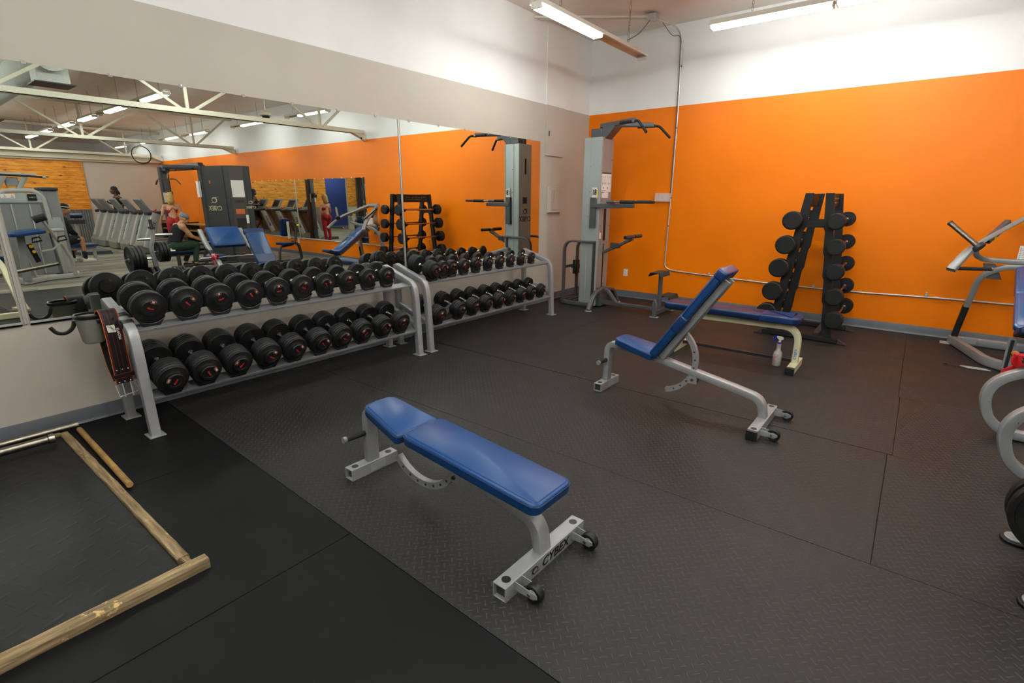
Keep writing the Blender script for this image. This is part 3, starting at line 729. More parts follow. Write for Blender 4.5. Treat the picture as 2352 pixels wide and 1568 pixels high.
DSPEC = []
for k in range(10):
    D = .218-.0045*k; L = .085-.0030*k; DSPEC.append((RK1, 'near', 'upper', 'top1', top1[k], D, L, 2 if k < 9 else 1, .52, 50-2.5*k if False else [50, 50, 45, 42, 40, 37, 35, 32, 30, 27][k], k))
for k in range(10):
    D = (.190, .168, .165, .160, .154, .148, .140, .136, .132, .128)[k]; L = (.135, .075, .072, .070, .066, .064, .060, .055, .050, .048)[k]
    DSPEC.append((RK2, 'far', 'upper', 'top2', top2[k], D, L, 4 if k == 0 else 2 if k < 6 else 1, .58, [50, 25, 22, 20, 17, 15, 12, 10, 7, 5][k], k))
for k in range(10):
    D = .216-.0015*k; L = .175-.006*k; DSPEC.append((RK1, 'near', 'lower', 'bot1', bot1[k], D, L, 6 if k < 6 else 5, .55, [100, 100, 95, 90, 85, 80, 75, 70, 65, 60][k], k))
for k in range(9):
    D = .188-.003*k; L = .140-.006*k; DSPEC.append((RK2, 'far', 'lower', 'bot2', bot2[k], D, L, 4 if k < 5 else 3, .58, [60, 55, 50, 45, 42, 40, 37, 35, 32][k], k))
for rk, nf, tier, gp, y, D, L, n, cr, num, k in DSPEC:
    tl = TOPT if tier == 'upper' else BOTT
    # tier line at this place
    xr, zr, xf, zf = (.20, .815, .60, .735) if tier == 'upper' else (.24, .395, .66, .265)
    d = V(xf-xr, 0, zf-zr).normalized(); nn = V(-d.z, 0, d.x)
    off_ = D/2+.025
    xc = .425 if tier == 'upper' else .475
    c = V(xr, 0, zr)+d*((xc-xr)/d.x)+nn*off_
    hl = .068+L/2+(.012 if tier == 'lower' else 0)
    a = c-d*(hl+L/2-L/2); b = c+d*hl; a = c-d*hl
    cnt = 9 if gp == 'bot2' else 10
    hp = ''
    dumbbell('round black rubber dumbbell, %s from the left on the %s tier of the %s rack%s' % (nth[k], tier, nf, hp), y, a.x, a.z, b.x, b.z, D, L, n, cr, num, 'dumbbells on the %s tier of the %s rack' % (tier, nf), random.uniform(-1.2, 1.2))
    for e in (a, b): saddle(y, e.x-(0), e.z, math.atan2(-d.z, d.x), D/2, rk)
# the empty saddle
d = V(.42, 0, -.13).normalized(); nn = V(-d.z, 0, d.x)
for xx in (.38, .57):
    c = V(.24, 0, .395)+d*((xx-.24)/d.x)+nn*.12; saddle(-4.0, c.x, c.z, math.atan2(-d.z, d.x), .095, RK2)
# ================================================================ ADJUSTABLE BENCHES
def wheel(c, ax, parent, r=.042):
    w = MB().lathe([(r*.55, -.016), (r*.9, -.018), (r, -.012), (r, .012), (r*.9, .018), (r*.55, .016)], c, ax, 28).build('wheel', 'rubber_black', parent)
    MB().lathe([(.001, -.020), (r*.5, -.020), (r*.55, -.012), (r*.55, .012), (r*.5, .020), (.001, .020)], c, ax, 20).build('hub', 'greygreen', w)
    return w
def adj_bench(label, loc, rz, recline, wear_pads, front_clip):
    """local frame: x from the head-end foot (0) to the wheeled foot (1.28); y across"""
    t = thing('adjustable_bench', label, 'bench', loc, rz, None)
    m = 'bench_silver'
    # frame beam: post, bend, long sloping beam, bend down to the rear foot
    p = fillet([(.0, 0, .066), (.005, 0, .405), (.16, 0, .395), (.40, 0, .365), (1.10, 0, .235), (1.26, 0, .20), (1.285, 0, .066)], [.15, .05, .1, .3, .16], 8)
    MB().bar(p, .052, .078, .008, up=(0, 1, 0)).build('frame_beam', m, t)
    for x, hw, nm in ((.0, .165, 'front_foot'), (1.285, .30, 'rear_foot')):
        w = MB(); a, b = .035, .029
        for s_ in (-1, 1): w.bb((x+s_*b, -hw, 0), (x+s_*a, hw, .07)); 
        w.bb((x-b, -hw, .064), (x+b, hw, .07)); w.bb((x-b, -hw, 0), (x+b, hw, .006))
        f = w.build(nm, m, t, bevel=.0015)
        for s_ in (-1, 1):
            MB().cyl((x, s_*(hw-.045), .0695), (x, s_*(hw-.045), .0712), .020, n=20).build('hole', 'blackmark', f)
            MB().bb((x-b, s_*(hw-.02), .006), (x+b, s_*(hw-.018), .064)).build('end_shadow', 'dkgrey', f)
        if hw < .2: MB().bb((x+.035, -.04, .012), (x+.0365, .07, .058)).build('sticker', 'silver_cool', f)
    if not front_clip:
        c = (1.3205+.0002, .0, .035)
        f = lettering('CYBEX', .060, (1.3205, .055, .034), (0, 1, 0), (0, 0, 1), parent=t, bold=.0012, shear=.25, xs=1.15, name='brand_lettering')
        w = swoosh(MB(), (1.3205, -.100, .034), (0, 1, 0), (0, 0, 1), .042); w.build('brand_emblem', 'blackmark', t, smooth=False)
    for s_ in (-1, 1):
        y = s_*.215
        for dy in (-.024, .024): MB().prism([(0, -.020), (.085, -.016), (.115, -.004), (.112, .014), (.0, .022)], (1.32, y+dy, .046), (1, 0, 0), (0, 0, 1), .004).build('wheel_bracket', m, t, bevel=.001)
        wheel((1.405, y, .043), (0, 1, 0), t)
        MB().cyl((1.395, y-.031, .045), (1.395, y+.031, .045), .008, n=8).build('axle', 'chrome', t)
    # carry handle across the post
    MB().cyl((.005, -.02, .258), (.005, -.065, .258), .012, n=12).build('handle_stub', 'black', t)
    MB().cyl((.005, -.045, .258), (.005, -.165, .262), .0165, n=16).build('handle', 'foam', t)
    MB().cyl((.005, -.165, .262), (.005, -.185, .263), .0185, n=16).build('handle_cap', 'silver', t)
    # seat pad: tapered, nose end up
    a = V(.09, 0, .43); b = V(.45, 0, .362)
    d = (b-a).normalized(); L = (b-a).length; up = V(-d.z, 0, d.x)
    out = []
    pts = [(0, -.105), (L, -.148), (L, .148), (0, .105)]
    rr = [.06, .035, .035, .06]
    P3 = []
    for i in range(4):
        q0, q1, q2 = pts[i-1], pts[i], pts[(i+1) % 4]
        v1 = V(q0[0]-q1[0], q0[1]-q1[1], 0).normalized(); v2 = V(q2[0]-q1[0], q2[1]-q1[1], 0).normalized(); c = V(q1[0], q1[1], 0)
        s0 = c+v1*rr[i]; s1 = c+v2*rr[i]
        for k in range(7): u_ = k/6; z_ = s0*(1-u_)**2+c*2*u_*(1-u_)+s1*u_*u_; P3.append((z_.x, z_.y))
    w = MB().pad(P3, .055, a, d, (0, 1, 0), r=.014, crown=.006); sp = w.build('seat_pad', 'blue', t, angle=60)
    w = MB().tube([a+d*x+V(0, 1, 0)*y_+up*.043 for x, y_ in [((p_[0]-L/2)*1.004+L/2, p_[1]*1.008) for p_ in P3]], .0028, 6, closed=True, up=tuple(up)); w.build('seam_piping', 'blue_dark', sp)
    # back pad
    h = V(.475, 0, .372); dd = V(math.cos(recline), 0, math.sin(recline)); up = V(-dd.z, 0, dd.x); Lb = .87
    P3 = [(x+Lb/2, y_) for x, y_ in rrect(Lb, .285, .045, 6)]
    bp = MB().pad(P3, .055, h+up*.012, dd, (0, 1, 0), r=.014, crown=.007).build('back_pad', 'blue', t, angle=60)
    MB().tube([h+up*.055+dd*((x-Lb/2)*1.004+Lb/2)+V(0, 1, 0)*y_*1.008 for x, y_ in P3], .0028, 6, closed=True, up=tuple(up)).build('seam_piping', 'blue_dark', bp)
    for s_ in (-1, 1):
        w = MB().bar([h+dd*.02+V(0, s_*.05, 0)-up*.016, h+dd*(Lb-.06)+V(0, s_*.05, 0)-up*.016], .028 , .05, .006, up=tuple(up)); w.build('pad_support', m, t)
    # toothed adjustment arc
    cx, cz, R_ = .475, .38, .285
    n = 22; a0 = recline-math.radians(8); span = math.radians(125)
    R1 = R_; w = MB()
    for y_ in (0.,):
        vs = []
        for k in range(n+1):
            a_ = a0-span*k/n
            vs.append((a_, R1))
        for k in range(n):
            p = [(R1-.022, vs[k][0]), (R1+.012, vs[k][0]), (R1+.012, vs[k+1][0]), (R1-.022, vs[k+1][0])]
            w.prism([(cx+r*math.cos(q), cz+r*math.sin(q)) for r, q in p], (0, y_, 0), (1, 0, 0), (0, 0, 1), .034)
    w2 = MB()
    for k in range(n):
        a_, b_ = a0-span*k/n, a0-span*(k+1)/n
        w2.add([(cx+(R1+.012)*math.cos(q), y_, cz+(R1+.012)*math.sin(q)) for q in (a_, b_) for y_ in (-.018, .018)]+[(cx+(R1+.016)*math.cos(q), y_, cz+(R1+.016)*math.sin(q)) for q in (a_, b_) for y_ in (-.018, .018)], [(0, 1, 3, 2), (4, 6, 7, 5), (0, 2, 6, 4), (1, 5, 7, 3)])
    w.add(w2.v, w2.f)
    arc = w.build('adjusting_arc', 'bench_silver', t, smooth=False)
    w = MB()
    for k in range(7):
        a_ = a0-span*(.25+.105*k)
        w.cyl((cx+(R1-.004)*math.cos(a_), -.0195, cz+(R1-.004)*math.sin(a_)), (cx+(R1-.004)*math.cos(a_), .0195, cz+(R1-.004)*math.sin(a_)), .0075, n=10)
    w.build('pin_hole', 'dkgrey', arc)
    for q in (-1, 1): MB().bb((.72, q*.030-.002, .21), (.79, q*.030+.002, .30)).build('pin_bracket', m, t, bevel=.002)
    MB().cyl((.755, -.045, .245), (.755, .045, .245), .010, n=12).build('pull_pin', 'oldsteel', t)
    if front_clip:
        for s_ in (-1, 1): MB().bb((1.285-.036, s_*.30-.012, -.0+.001), (1.285+.036, s_*.30+.012, .071)).build('end_cap', 'black_plastic', t, bevel=.003)
        # wrapped tape over the top and its folded end
        MB().pad([(x, y_) for x, y_ in rrect(.08, .300, .02, 4)], .075, h+dd*(Lb-.035)-up*.0, dd, (0, 1, 0), r=.02).build('tape_wrap', 'blue_tape', t, angle=60)
        MB().pad([(x, y_) for x, y_ in rrect(.15, .296, .02, 4)], .071, h+dd*.36+up*.001, dd, (0, 1, 0), r=.014).build('tape_wrap', 'blue_tape', t, angle=60)
    return t
adj_bench('flat blue padded workout bench with worn silver frame, standing free in the foreground', (2.215, -6.238, 0), math.radians(-1.25), math.radians(-4.0), False, False)
adj_bench('blue padded workout bench with its backrest raised steeply, on the open floor', (2.65, -4.055, 0), math.radians(-.6), math.radians(56.5), True, True)

# ================================================================ CREAM FLAT BENCH
t = wthing('flat_bench', 'cream framed flat bench with taped blue pad, in front of the barbell rack', 'bench', (3.2, -2.46, 0))
p = fillet([(2.70, -2.47, .07), (2.70, -2.47, .395), (3.862, -2.475, .415), (3.862, -2.475, .07)], [.14, .16], 8)
MB().bar(p, .055, .075, .008, up=(0, 1, 0)).build('frame', 'cream', t)
for x in (2.70, 3.862):
    f = MB().bb((x-.035, -2.70, .0), (x+.035, -2.24, .07)).build('foot', 'cream', t, bevel=.004)
    for y_ in (-2.70, -2.24): MB().bb((x-.037, y_-.022, .0), (x+.037, y_+.022, .072)).build('end_cap', 'black_plastic', f, bevel=.004)
MB().bb((2.74, -2.455, .06), (3.83, -2.425, .09)).build('floor_rail', 'black', t, bevel=.003)
MB().bb((2.6, -2.53, .425), (3.8, -2.50, .455)).bb((2.6, -2.42, .425), (3.8, -2.39, .455)).build('pad_rail', 'cream', t, bevel=.003)
MB().bb((2.56, -2.585, .452), (3.84, -2.335, .462)).build('pad_board', 'black', t)
o_ = [(x+3.2, y_-2.46) for x, y_ in rrect(1.33, .27, .05, 6)]
MB().pad(o_, .058, (0, 0, .462), (1, 0, 0), (0, 1, 0), r=.016, crown=.006).build('pad', 'blue_dark', t, angle=60)
MB().pad([(x+3.66, y_-2.46) for x, y_ in rrect(.30, .282, .008, 3)], .068, (0, 0, .457), (1, 0, 0), (0, 1, 0), r=.016).build('tape_wrap', 'blue_tape', t, angle=60)
lettering('CYBEX', .035, (3.862, -2.5135, .16), (0, 0, 1), (-1, 0, 0), m=mat('faded_blue_ink', '3a78b8', .5), parent=t, name='faded_lettering', bold=.0006)

# ================================================================ SPRAY BOTTLE
t = wthing('spray_bottle', 'translucent spray bottle of pink liquid on the floor by the cream bench', 'spray bottle', (3.69, -2.50, 0))
bx, by = 3.70, -2.455
MB().lathe([(.001, .001), (.036, .001), (.040, .008), (.0405, .125), (.037, .138), (.024, .158), (.0205, .185), (.0205, .212), (.022, .218), (.022, .226), (.015, .228), (.001, .228)], (bx, by, 0), n=28).build('bottle', 'bottle', t, angle=60)
MB().lathe([(.001, .004), (.035, .004), (.0385, .010), (.039, .118), (.001, .118)], (bx, by, 0), n=28).build('liquid', 'liquid', t)
MB().cyl((bx, by, .226), (bx, by, .242), .0155, n=20).build('collar', mat('blue_plastic', '1220b4', .35), t)
hd = MB().prism([(-.028, .0), (-.004, -.022), (-.012, -.045), (.012, -.045), (.014, -.018), (.034, -.010), (.026, .008), (.010, .016), (-.03, .016)], (bx, by, .285), (1, 0, 0), (0, 0, 1), .024).build('spray_head', 'white', t, bevel=.004)
MB().prism([(-.018, .010), (-.042, .006), (-.062, -.050), (-.054, -.052), (-.034, -.014), (-.016, -.004)], (bx, by, .288), (1, 0, 0), (0, 0, 1), .014).build('trigger', MT['blue_tape'] if False else mat('blue_trigger', '1a1ec0', .35), hd, bevel=.002)
MB().box((bx-.043, by, .292), (.018, .020, .016)).build('nozzle', mat('blue_nozzle', '1a1ec0', .35), hd, bevel=.002)
w = MB()
for k, (z_, wd) in enumerate(((.105, .05), (.092, .035), (.084, .03), (.06, .02))): w.prism([(-wd/2, -.003), (wd/2, -.003), (wd/2, .003), (-wd/2, .003)], (bx-.012, by-.0395, z_), (1, 0, 0), (0, 0, 1), .001)
w.build('label_print', mat('faded_red_ink', 'c2625e', .6), t, smooth=False)

# ================================================================ DIP TOWER
TX0, TX1, TY0, TY1 = .60, .885, -1.14, -.80
t = wthing('dip_tower', 'tall grey dip and pull-up tower with number plate in the room corner', 'exercise machine', (.9, -.95, 0))
w = MB(); w.bb((TX0, TY0, .02), (TX1, TY1, 2.44)); w.build('weight_column', 'silver_cool', t, bevel=.008)
MB().bb((TX1, TY0+.03, .30), (TX1+.006, TY1-.0, 2.435)).build('front_cover', 'silver', t, bevel=.002)
MB().bb((TX0+.10, TY0-.004, .04), (TX0+.115, TY0, 2.43)).bb((TX1-.012, TY0-.006, .05), (TX1+.004, TY0, 2.435)).build('column_trim', 'lightgrey', t, bevel=.001)
MB().bb((TX1-.07, TY0-.006, .06), (TX1-.02, TY0-.001, .98)).build('side_channel', 'dkgrey', t, bevel=.002)
MB().bb((TX1+.0065, -.975, .12), (TX1+.0085, -.945, .95)).build('slot', 'blackmark', t)
MB().bb((TX1+.0065, -.995, 1.0), (TX1+.0085, -.925, 1.46)).build('slot', 'blackmark', t)
w = MB()
for z_ in (2.41, 2.15, 1.58, 1.22): 
    for y_ in (TY0+.05, TY1-.03): w.cyl((TX1+.005, y_, z_), (TX1+.013, y_, z_), .009, n=10)
for z_ in (2.42, 2.05, 1.70, 1.35): w.cyl((TX0+.125, TY0-.001, z_), (TX0+.125, TY0-.008, z_), .006, n=8)
w.build('bolt', 'chrome', t)
# back face: slots and emblem (seen in the mirror)
MB().bb((TX0-.002, -.985, 1.98), (TX0, -.945, 2.22)).bb((TX0-.002, -1.03, 1.52), (TX0, -.92, 1.62)).build('window', 'screen', t)
MB().bb((TX0-.003, -.99, 1.47), (TX0, -.96, 1.50)).build('sticker', 'yellow', t)
lettering('CYBEX', .115, (TX0-.001, -.965, 1.27), (0, -1, 0), (0, 0, 1), parent=t, bold=.001, xs=.9, name='brand_lettering')
swoosh(MB(), (TX0-.001, -.965, 1.395), (0, -1, 0), (0, 0, 1), .10).build('brand_emblem', 'blackmark', t, smooth=False)
# placards
pl = MB().bb((TX1+.006, -1.115, 1.70), (TX1+.009, -.83, 1.97)).build('instruction_placard', 'paper', t)
MB().bb((TX1+.009, -1.115, 1.95), (TX1+.0095, -.83, 1.97)).build('heading_band', 'dkgrey', pl, smooth=False)
w = MB(); rd = random.Random(3)
for r_ in range(3):
    for c_ in range(4): w.bb((TX1+.009, -1.10+.07*c_, 1.915-.012*r_), (TX1+.0095, -1.10+.07*c_+rd.uniform(.03, .055), 1.919-.012*r_))
for c_ in range(6): 
    y_ = -1.09+.045*c_
    w.bb((TX1+.009, y_, 1.80), (TX1+.0095, y_+.008, 1.845)); w.bb((TX1+.009, y_-.012, 1.815), (TX1+.0095, y_+.018, 1.82)); w.bb((TX1+.009, y_, 1.86), (TX1+.0095, y_+.01, 1.872))
for c_ in range(2): w.prism([(math.cos(a)*.016, math.sin(a)*.014) for a in [2*PI*k/12 for k in range(12)]], (TX1+.0092, -1.05+.12*c_, 1.755), (0, 1, 0), (0, 0, 1), .0006)
w.bb((TX1+.009, -1.09, 1.715), (TX1+.0095, -.99, 1.72))
w.build('placard_print', 'greygreen', pl, smooth=False)
wl = MB().bb((TX1+.006, -1.09, 1.615), (TX1+.009, -.90, 1.695)).build('warning_label', 'paper', t)
MB().bb((TX1+.009, -1.09, 1.683), (TX1+.0095, -1.04, 1.695)).build('orange_band', 'edge_or', wl, smooth=False)
wl = MB().bb((TX1+.006, -1.10, 1.03), (TX1+.009, -1.055, 1.15)).build('warning_label', 'paper', t); MB().bb((TX1+.009, -1.10, 1.12), (TX1+.0095, -1.055, 1.15)).build('orange_band', 'edge_or', wl, smooth=False)
MB().bb((.80, TY0-.010, 1.62), (.862, TY0-.006, 1.74)).build('sign_backing', 'yellow', t)
pl = MB().bb((.765, TY0-.016, 1.60), (.85, TY0-.011, 1.76)).build('number_plate', 'paper', t, bevel=.003)
lettering('18', .105, (.806, TY0-.0165, 1.69), (1, 0, 0), (0, 0, 1), parent=pl, bold=.004, xs=.72, name='plate_number')
MB().bb((.785, TY0-.0172, 1.612), (.83, TY0-.0165, 1.617)).build('small_print', 'greygreen', pl, smooth=False)
# top head and pull up arms
MB().bb((.66, -1.08, 2.43), (.84, -.86, 2.56)).build('top_block', 'grey', t, bevel=.012)
MB().prism([(0, -.10), (.20, .10), (.20, .13), (0, .13)], (.84, -.97, 2.47), (1, 0, 0), (0, 0, 1), .20).build('top_gusset', 'grey', t, bevel=.004)
for s_, nm in ((-1, 'near'), (1, 'far')):
    yc = -.97
    p = fillet([(.78, yc+s_*.04, 2.60), (1.0, yc+s_*.06, 2.61), (1.42, yc+s_*.30, 2.60)], .12, 6)
    MB().bar(p, .045, .060, .008).build('pull_up_arm', 'grey', t)
    a = V(1.42, yc+s_*.30, 2.585)
    MB().tube([a+V(-.02, 0, 0), a+V(-.22, -s_*.02, 0)], .0185, 12).build('inner_grip', 'foam', t)
    MB().tube(fillet([a, a+V(.07, s_*.04, 0), a+V(.22, s_*.10, -.16)], .05, 6), .0175, 12).build('outer_grip', 'foam', t)
    MB().cyl(a+V(-.03, 0, 0), a+V(.02, 0, 0), .024, n=12).build('grip_collar', 'oldsteel', t)
# dip arms
for y_, s_ in ((TY0-.02, -1), (TY1+.02, 1)):
    MB().bb((TX1-.13, y_-.02, 1.19), (TX1-.04, y_+.02, 1.62)).build('dip_bracket', 'grey', t, bevel=.004)
    MB().bb((TX1-.12, y_-.03, 1.475), (1.26, y_+.03, 1.535)).build('dip_beam', 'grey', t, bevel=.006)
    MB().cyl((1.06, y_+s_*.06, 1.56), (1.50, y_+s_*.10, 1.56), .014, n=12).build('dip_bar', 'oldsteel', t)
    MB().cyl((1.27, y_+s_*.08, 1.56), (1.48, y_+s_*.10, 1.56), .023, n=16).build('grip', 'foam', t)
    if s_ < 0: MB().cyl((1.49, y_-.02-.08, 1.56), (1.74, y_+.02-.02, 1.56), .0185, n=14).build('grip', 'foam', t)
    MB().cyl((1.05, y_+s_*.05, 1.56), (1.17, y_+s_*.065, 1.56), .022, n=14).build('pivot', 'grey', t)
# knee lever
MB().bar([(.90, -.96, .83), (1.06, -.96, .90), (1.36, -.96, 1.05)], .045, .06, .008, up=(0, 1, 0)).build('knee_lever', 'grey', t)
MB().bb((1.02, -.995, .90), (1.16, -.925, .975)).build('lever_bracket', 'dkgrey', t, bevel=.006)
MB().cyl((1.355, -1.20, 1.075), (1.355, -.70, 1.075), .014, n=12).build('knee_bar', 'oldsteel', t)
for a, b in ((-1.20, -.98), (-.90, -.68)): MB().cyl((1.355, a, 1.075), (1.355, b, 1.075), .026, n=18).build('knee_roller', 'foam_brown', t)
# rear cage
for y_ in (-1.165, -.775):
    p = fillet([(.335, y_, .05), (.335, y_, .985), (.865, y_, .985)], .16, 8)
    MB().bar(p, .032, .062, .008, up=(0, 1, 0)).build('cage_tube', 'grey', t)
MB().bb((.32, -1.16, .56), (.35, -.78, .60)).build('cage_crossbar', 'dkgrey', t, bevel=.004)
MB().bb((.40, -1.02, .46), (.46, -.90, .68)).build('counterweight_block', 'black_plastic', t, bevel=.012); MB().cyl((.39, -.96, .56), (.47, -.96, .56), .045, n=18).build('pulley', 'black_plastic', t)
MB().bar([(.35, -.96, .57), (.60, -.96, .60)], .05, .05, .006, up=(0, 1, 0)).build('swing_arm', 'dkgrey', t)
p = fillet([(.87, -1.175, .035), (.26, -1.175, .035), (.26, -.765, .035), (.87, -.765, .035)], .14, 6)
MB().bar(p, .05, .06, .008).build('base_loop', 'grey', t)
MB().bb((.40, -1.15, .03), (.46, -.79, .08)).bb((.50, -1.15, .03), (.56, -.79, .08)).build('base_bar', 'dkgrey', t, bevel=.004)
# front base
for s_ in (-1, 1):
    y_ = -.97
    p = fillet([(.93, y_+s_*.03, .27), (.95, y_+s_*.30, .24), (.95, y_+s_*.46, .01)], .11, 8)
    MB().bar(p, .055, .065, .01, up=(1, 0, 0)).build('front_leg', 'grey', t)
    MB().cyl((.95, y_+s_*.46, 0), (.95, y_+s_*.46, .008), .052, n=20).build('foot', 'lightgrey', t)
p = fillet([(.93, -.97, .27), (1.02, -.97, .25), (1.17, -.97, .07), (1.86, -.97, .07)], [.08, .06], 8)
MB().bar(p, .05, .055, .008, up=(0, 1, 0)).build('spine', 'grey', t)
MB().bb((.9, -.995, .04), (1.25, -.945, .10)).build('base_beam', 'grey', t, bevel=.004); MB().bb((.885, -1.1, .02), (.95, -.86, .30)).build('column_foot', 'grey', t, bevel=.006)
for y_ in (-1.19, -.60):
    p = fillet([(1.86, -.90, .075), (1.86, y_-math.copysign(.06, y_+.9), .24), (1.87, y_, .20), (1.87, y_, .008)], [.04, .04], 5)
    MB().prism([(-.035, 0), (.035, 0), (.035, .20), (0, .255), (-.035, .20)], (1.87, y_, .005), (1, 0, 0), (0, 0, 1), .05).build('step_leg', 'grey', t, bevel=.012)
    MB().box((1.87, y_, .004), (.11, .08, .006)).build('foot_plate', 'lightgrey', t)
MB().bb((1.845, -1.19, .03), (1.895, -.60, .09)).build('step_crossbar', 'grey', t, bevel=.005)
def step(zz, yc, xc, nm):
    u = V(1, 0, 0); poly = [(-.095, -.045), (-.09, -.05), (-.065, .0), (.065, .0), (.09, -.05), (.095, -.045), (.072, .010), (-.072, .010)]
    return MB().prism(poly, (xc, yc, zz), u, (0, 0, 1), .33).build(nm, 'foam_brown', t, bevel=.002)
step(.265, -.80, 1.90, 'lower_step'); step(.61, -1.02, 1.83, 'upper_step')
MB().bar([(1.86, -1.0, .08), (1.845, -1.0, .600)], .045, .06, .006, up=(0, 1, 0)).build('step_post', 'grey', t)

# ================================================================ FIXED BARBELL RACK
t = wthing('barbell_rack', 'black A-frame rack holding fixed barbells by the orange wall', 'barbell rack', (3.70, -.7, 0))
LZ = [1.375, 1.10, .832, .556, .297]
RC = 3.66
def LX(z, s_): return RC+s_*(.141+(1.666-z)*.124)
for y_ in (-1.15, -.36):
    for s_ in (-1, 1):
        zs = [1.675, 1.30, 1.25, 1.03, .98, .76, .71, .48, .43, .22, .03]
        inn = [(LX(z, s_)-s_*(.082+(.014 if k % 2 else 0)), z) for k, z in enumerate(zs)]; out_ = [(LX(z, s_), z) for z in zs]
        poly = inn+out_[::-1]
        if s_ < 0: poly = poly[::-1]
        MB().prism(poly, (0, y_, 0), (1, 0, 0), (0, 0, 1), .045).build('upright', 'rack_black', t, bevel=.002)
    MB().bb((3.52, y_-.01, 1.30), (3.80, y_+.01, 1.37)).build('spreader', 'rack_black', t, bevel=.002)
    w = MB(); w.bb((3.28, y_-.035, .01), (4.07, y_+.035, .06)); w.build('base_beam', 'rack_black', t, bevel=.003)
    for s_ in (-1, 1): MB().prism([(0, .05), (0, 0), (.10, 0), (.10, .006), (.075, .006)] if s_ > 0 else [(0, 0), (0, .05), (-.075, .006), (-.10, .006), (-.10, 0)], (3.675+s_*.40, y_, .005), (1, 0, 0), (0, 0, 1), .07).build('foot', 'foam_brown', t)
for x_ in (3.555, 3.765):
    hb = MB().bb((x_-.004, -1.13, 1.52), (x_+.004, -.38, 1.67)).build('header_plate', 'rack_black', t, bevel=.001)
for x_ in (3.50, 3.84): MB().bb((x_-.03, -1.12, .055), (x_+.03, -.39, .085)).build('floor_tie', 'foam_brown', t, bevel=.002)
# worn lettering remains on the header plate
w = MB(); rd = random.Random(5)
for k in range(90):
    y_ = -1.0+.55*rd.random(); z_ = rd.choice([1.565, 1.57, 1.61, 1.615, 1.62])+rd.uniform(-.006, .006); s_ = rd.uniform(.002, .007)
    for xx in (3.5505, 3.7695): w.bb((xx-.0005, y_, z_), (xx+.0005, y_+s_*1.6, z_+s_))
w.build('worn_print', 'logo_gold', t, smooth=False)
for s_ in (-1, 1):
    for k, z in enumerate(LZ):
        xc = LX(z, s_)+s_*.045
        for y_ in (-1.15, -.36):
            MB().prism([(-.05, -.035), (.03, -.035), (.045, .012), (.035, .012), (.02, -.018), (-.05, -.018)] if s_ > 0 else [(.05, -.018), (-.02, -.018), (-.035, .012), (-.045, .012), (-.03, -.035), (.05, -.035)], (xc-s_*.005, y_, z), (1, 0, 0), (0, 0, 1), .05).build('cradle', 'rack_black', t)
ordv = ['top', 'second', 'third', 'fourth', 'lowest']
for s_, side in ((-1, 'left'), (1, 'right')):
    for k, z in enumerate(LZ):
        xc = LX(z, s_)+s_*.037; D = (.208 if s_ < 0 else .178)+(.004*k); L = .085+.004*k
        b = thing('fixed_barbell', 'short fixed barbell with round black ends, %s on the %s side of the A-frame' % (ordv[k], side), 'barbell', (xc, -.755, z), 0, 'fixed barbells on the A-frame')
        MB().cyl((0, -.52, 0), (0, .52, 0), .0135, n=14).build('bar', 'copper', b)
        for q in (-1, 1):
            h = MB().lathe([(.02, 0), (D/2*.95, .002), (D/2, .008), (D/2, L-.008), (D/2*.95, L-.002), (D/2*.86, L), (D/2*.84, L-.003), (.0001, L-.003)], (0, q*.46, 0), (0, q, 0), 40).build('end_weight', 'rubber_black', b)
            MB().cyl((0, q*.435, 0), (0, q*.462, 0), .022, n=16).build('collar', 'chrome', b)

# ================================================================ INCLINE CHEST PRESS
CX = 5.60
t = wthing('incline_press_machine', 'silver plate loaded chest press with blue pads at the right picture edge', 'exercise machine', (CX, -.8, 0))
a = V(CX, -1.33, .41); b = V(CX, -.53, .915); d = (b-a).normalized(); up = V(0, -d.z, d.y)
L = (b-a).length
MB().pad([(x, y_+L/2) for x, y_ in rrect(.30, L, .05, 6)], .06, a-V(0, 0, .0)-up*0, (1, 0, 0), d, r=.018, crown=.008).build('back_pad', 'blue_gloss', t, angle=60)
MB().pad([(x, y_) for x, y_ in rrect(.306, .44, .03, 4)], .070, a+d*(L*.745)-up*.002, (1, 0, 0), d, r=.02, crown=.006).build('upper_cover', 'blue_gloss', t, angle=60)
ds = V(0, -.93, .30).normalized()
MB().pad([(x, y_+.15) for x, y_ in rrect(.28, .32, .05, 6)], .06, (CX, -1.32, .36), (-1, 0, 0), ds, r=.018, crown=.008).build('seat_pad', 'blue_dark', t, angle=60)
MB().bar(fillet([(CX, -1.60, .05), (CX, -1.42, .33), (CX, -1.25, .36), (CX, -.42, .88)], [.1, .08]), .05, .07, .006, up=(1, 0, 0)).build('pad_spine', 'silver', t)
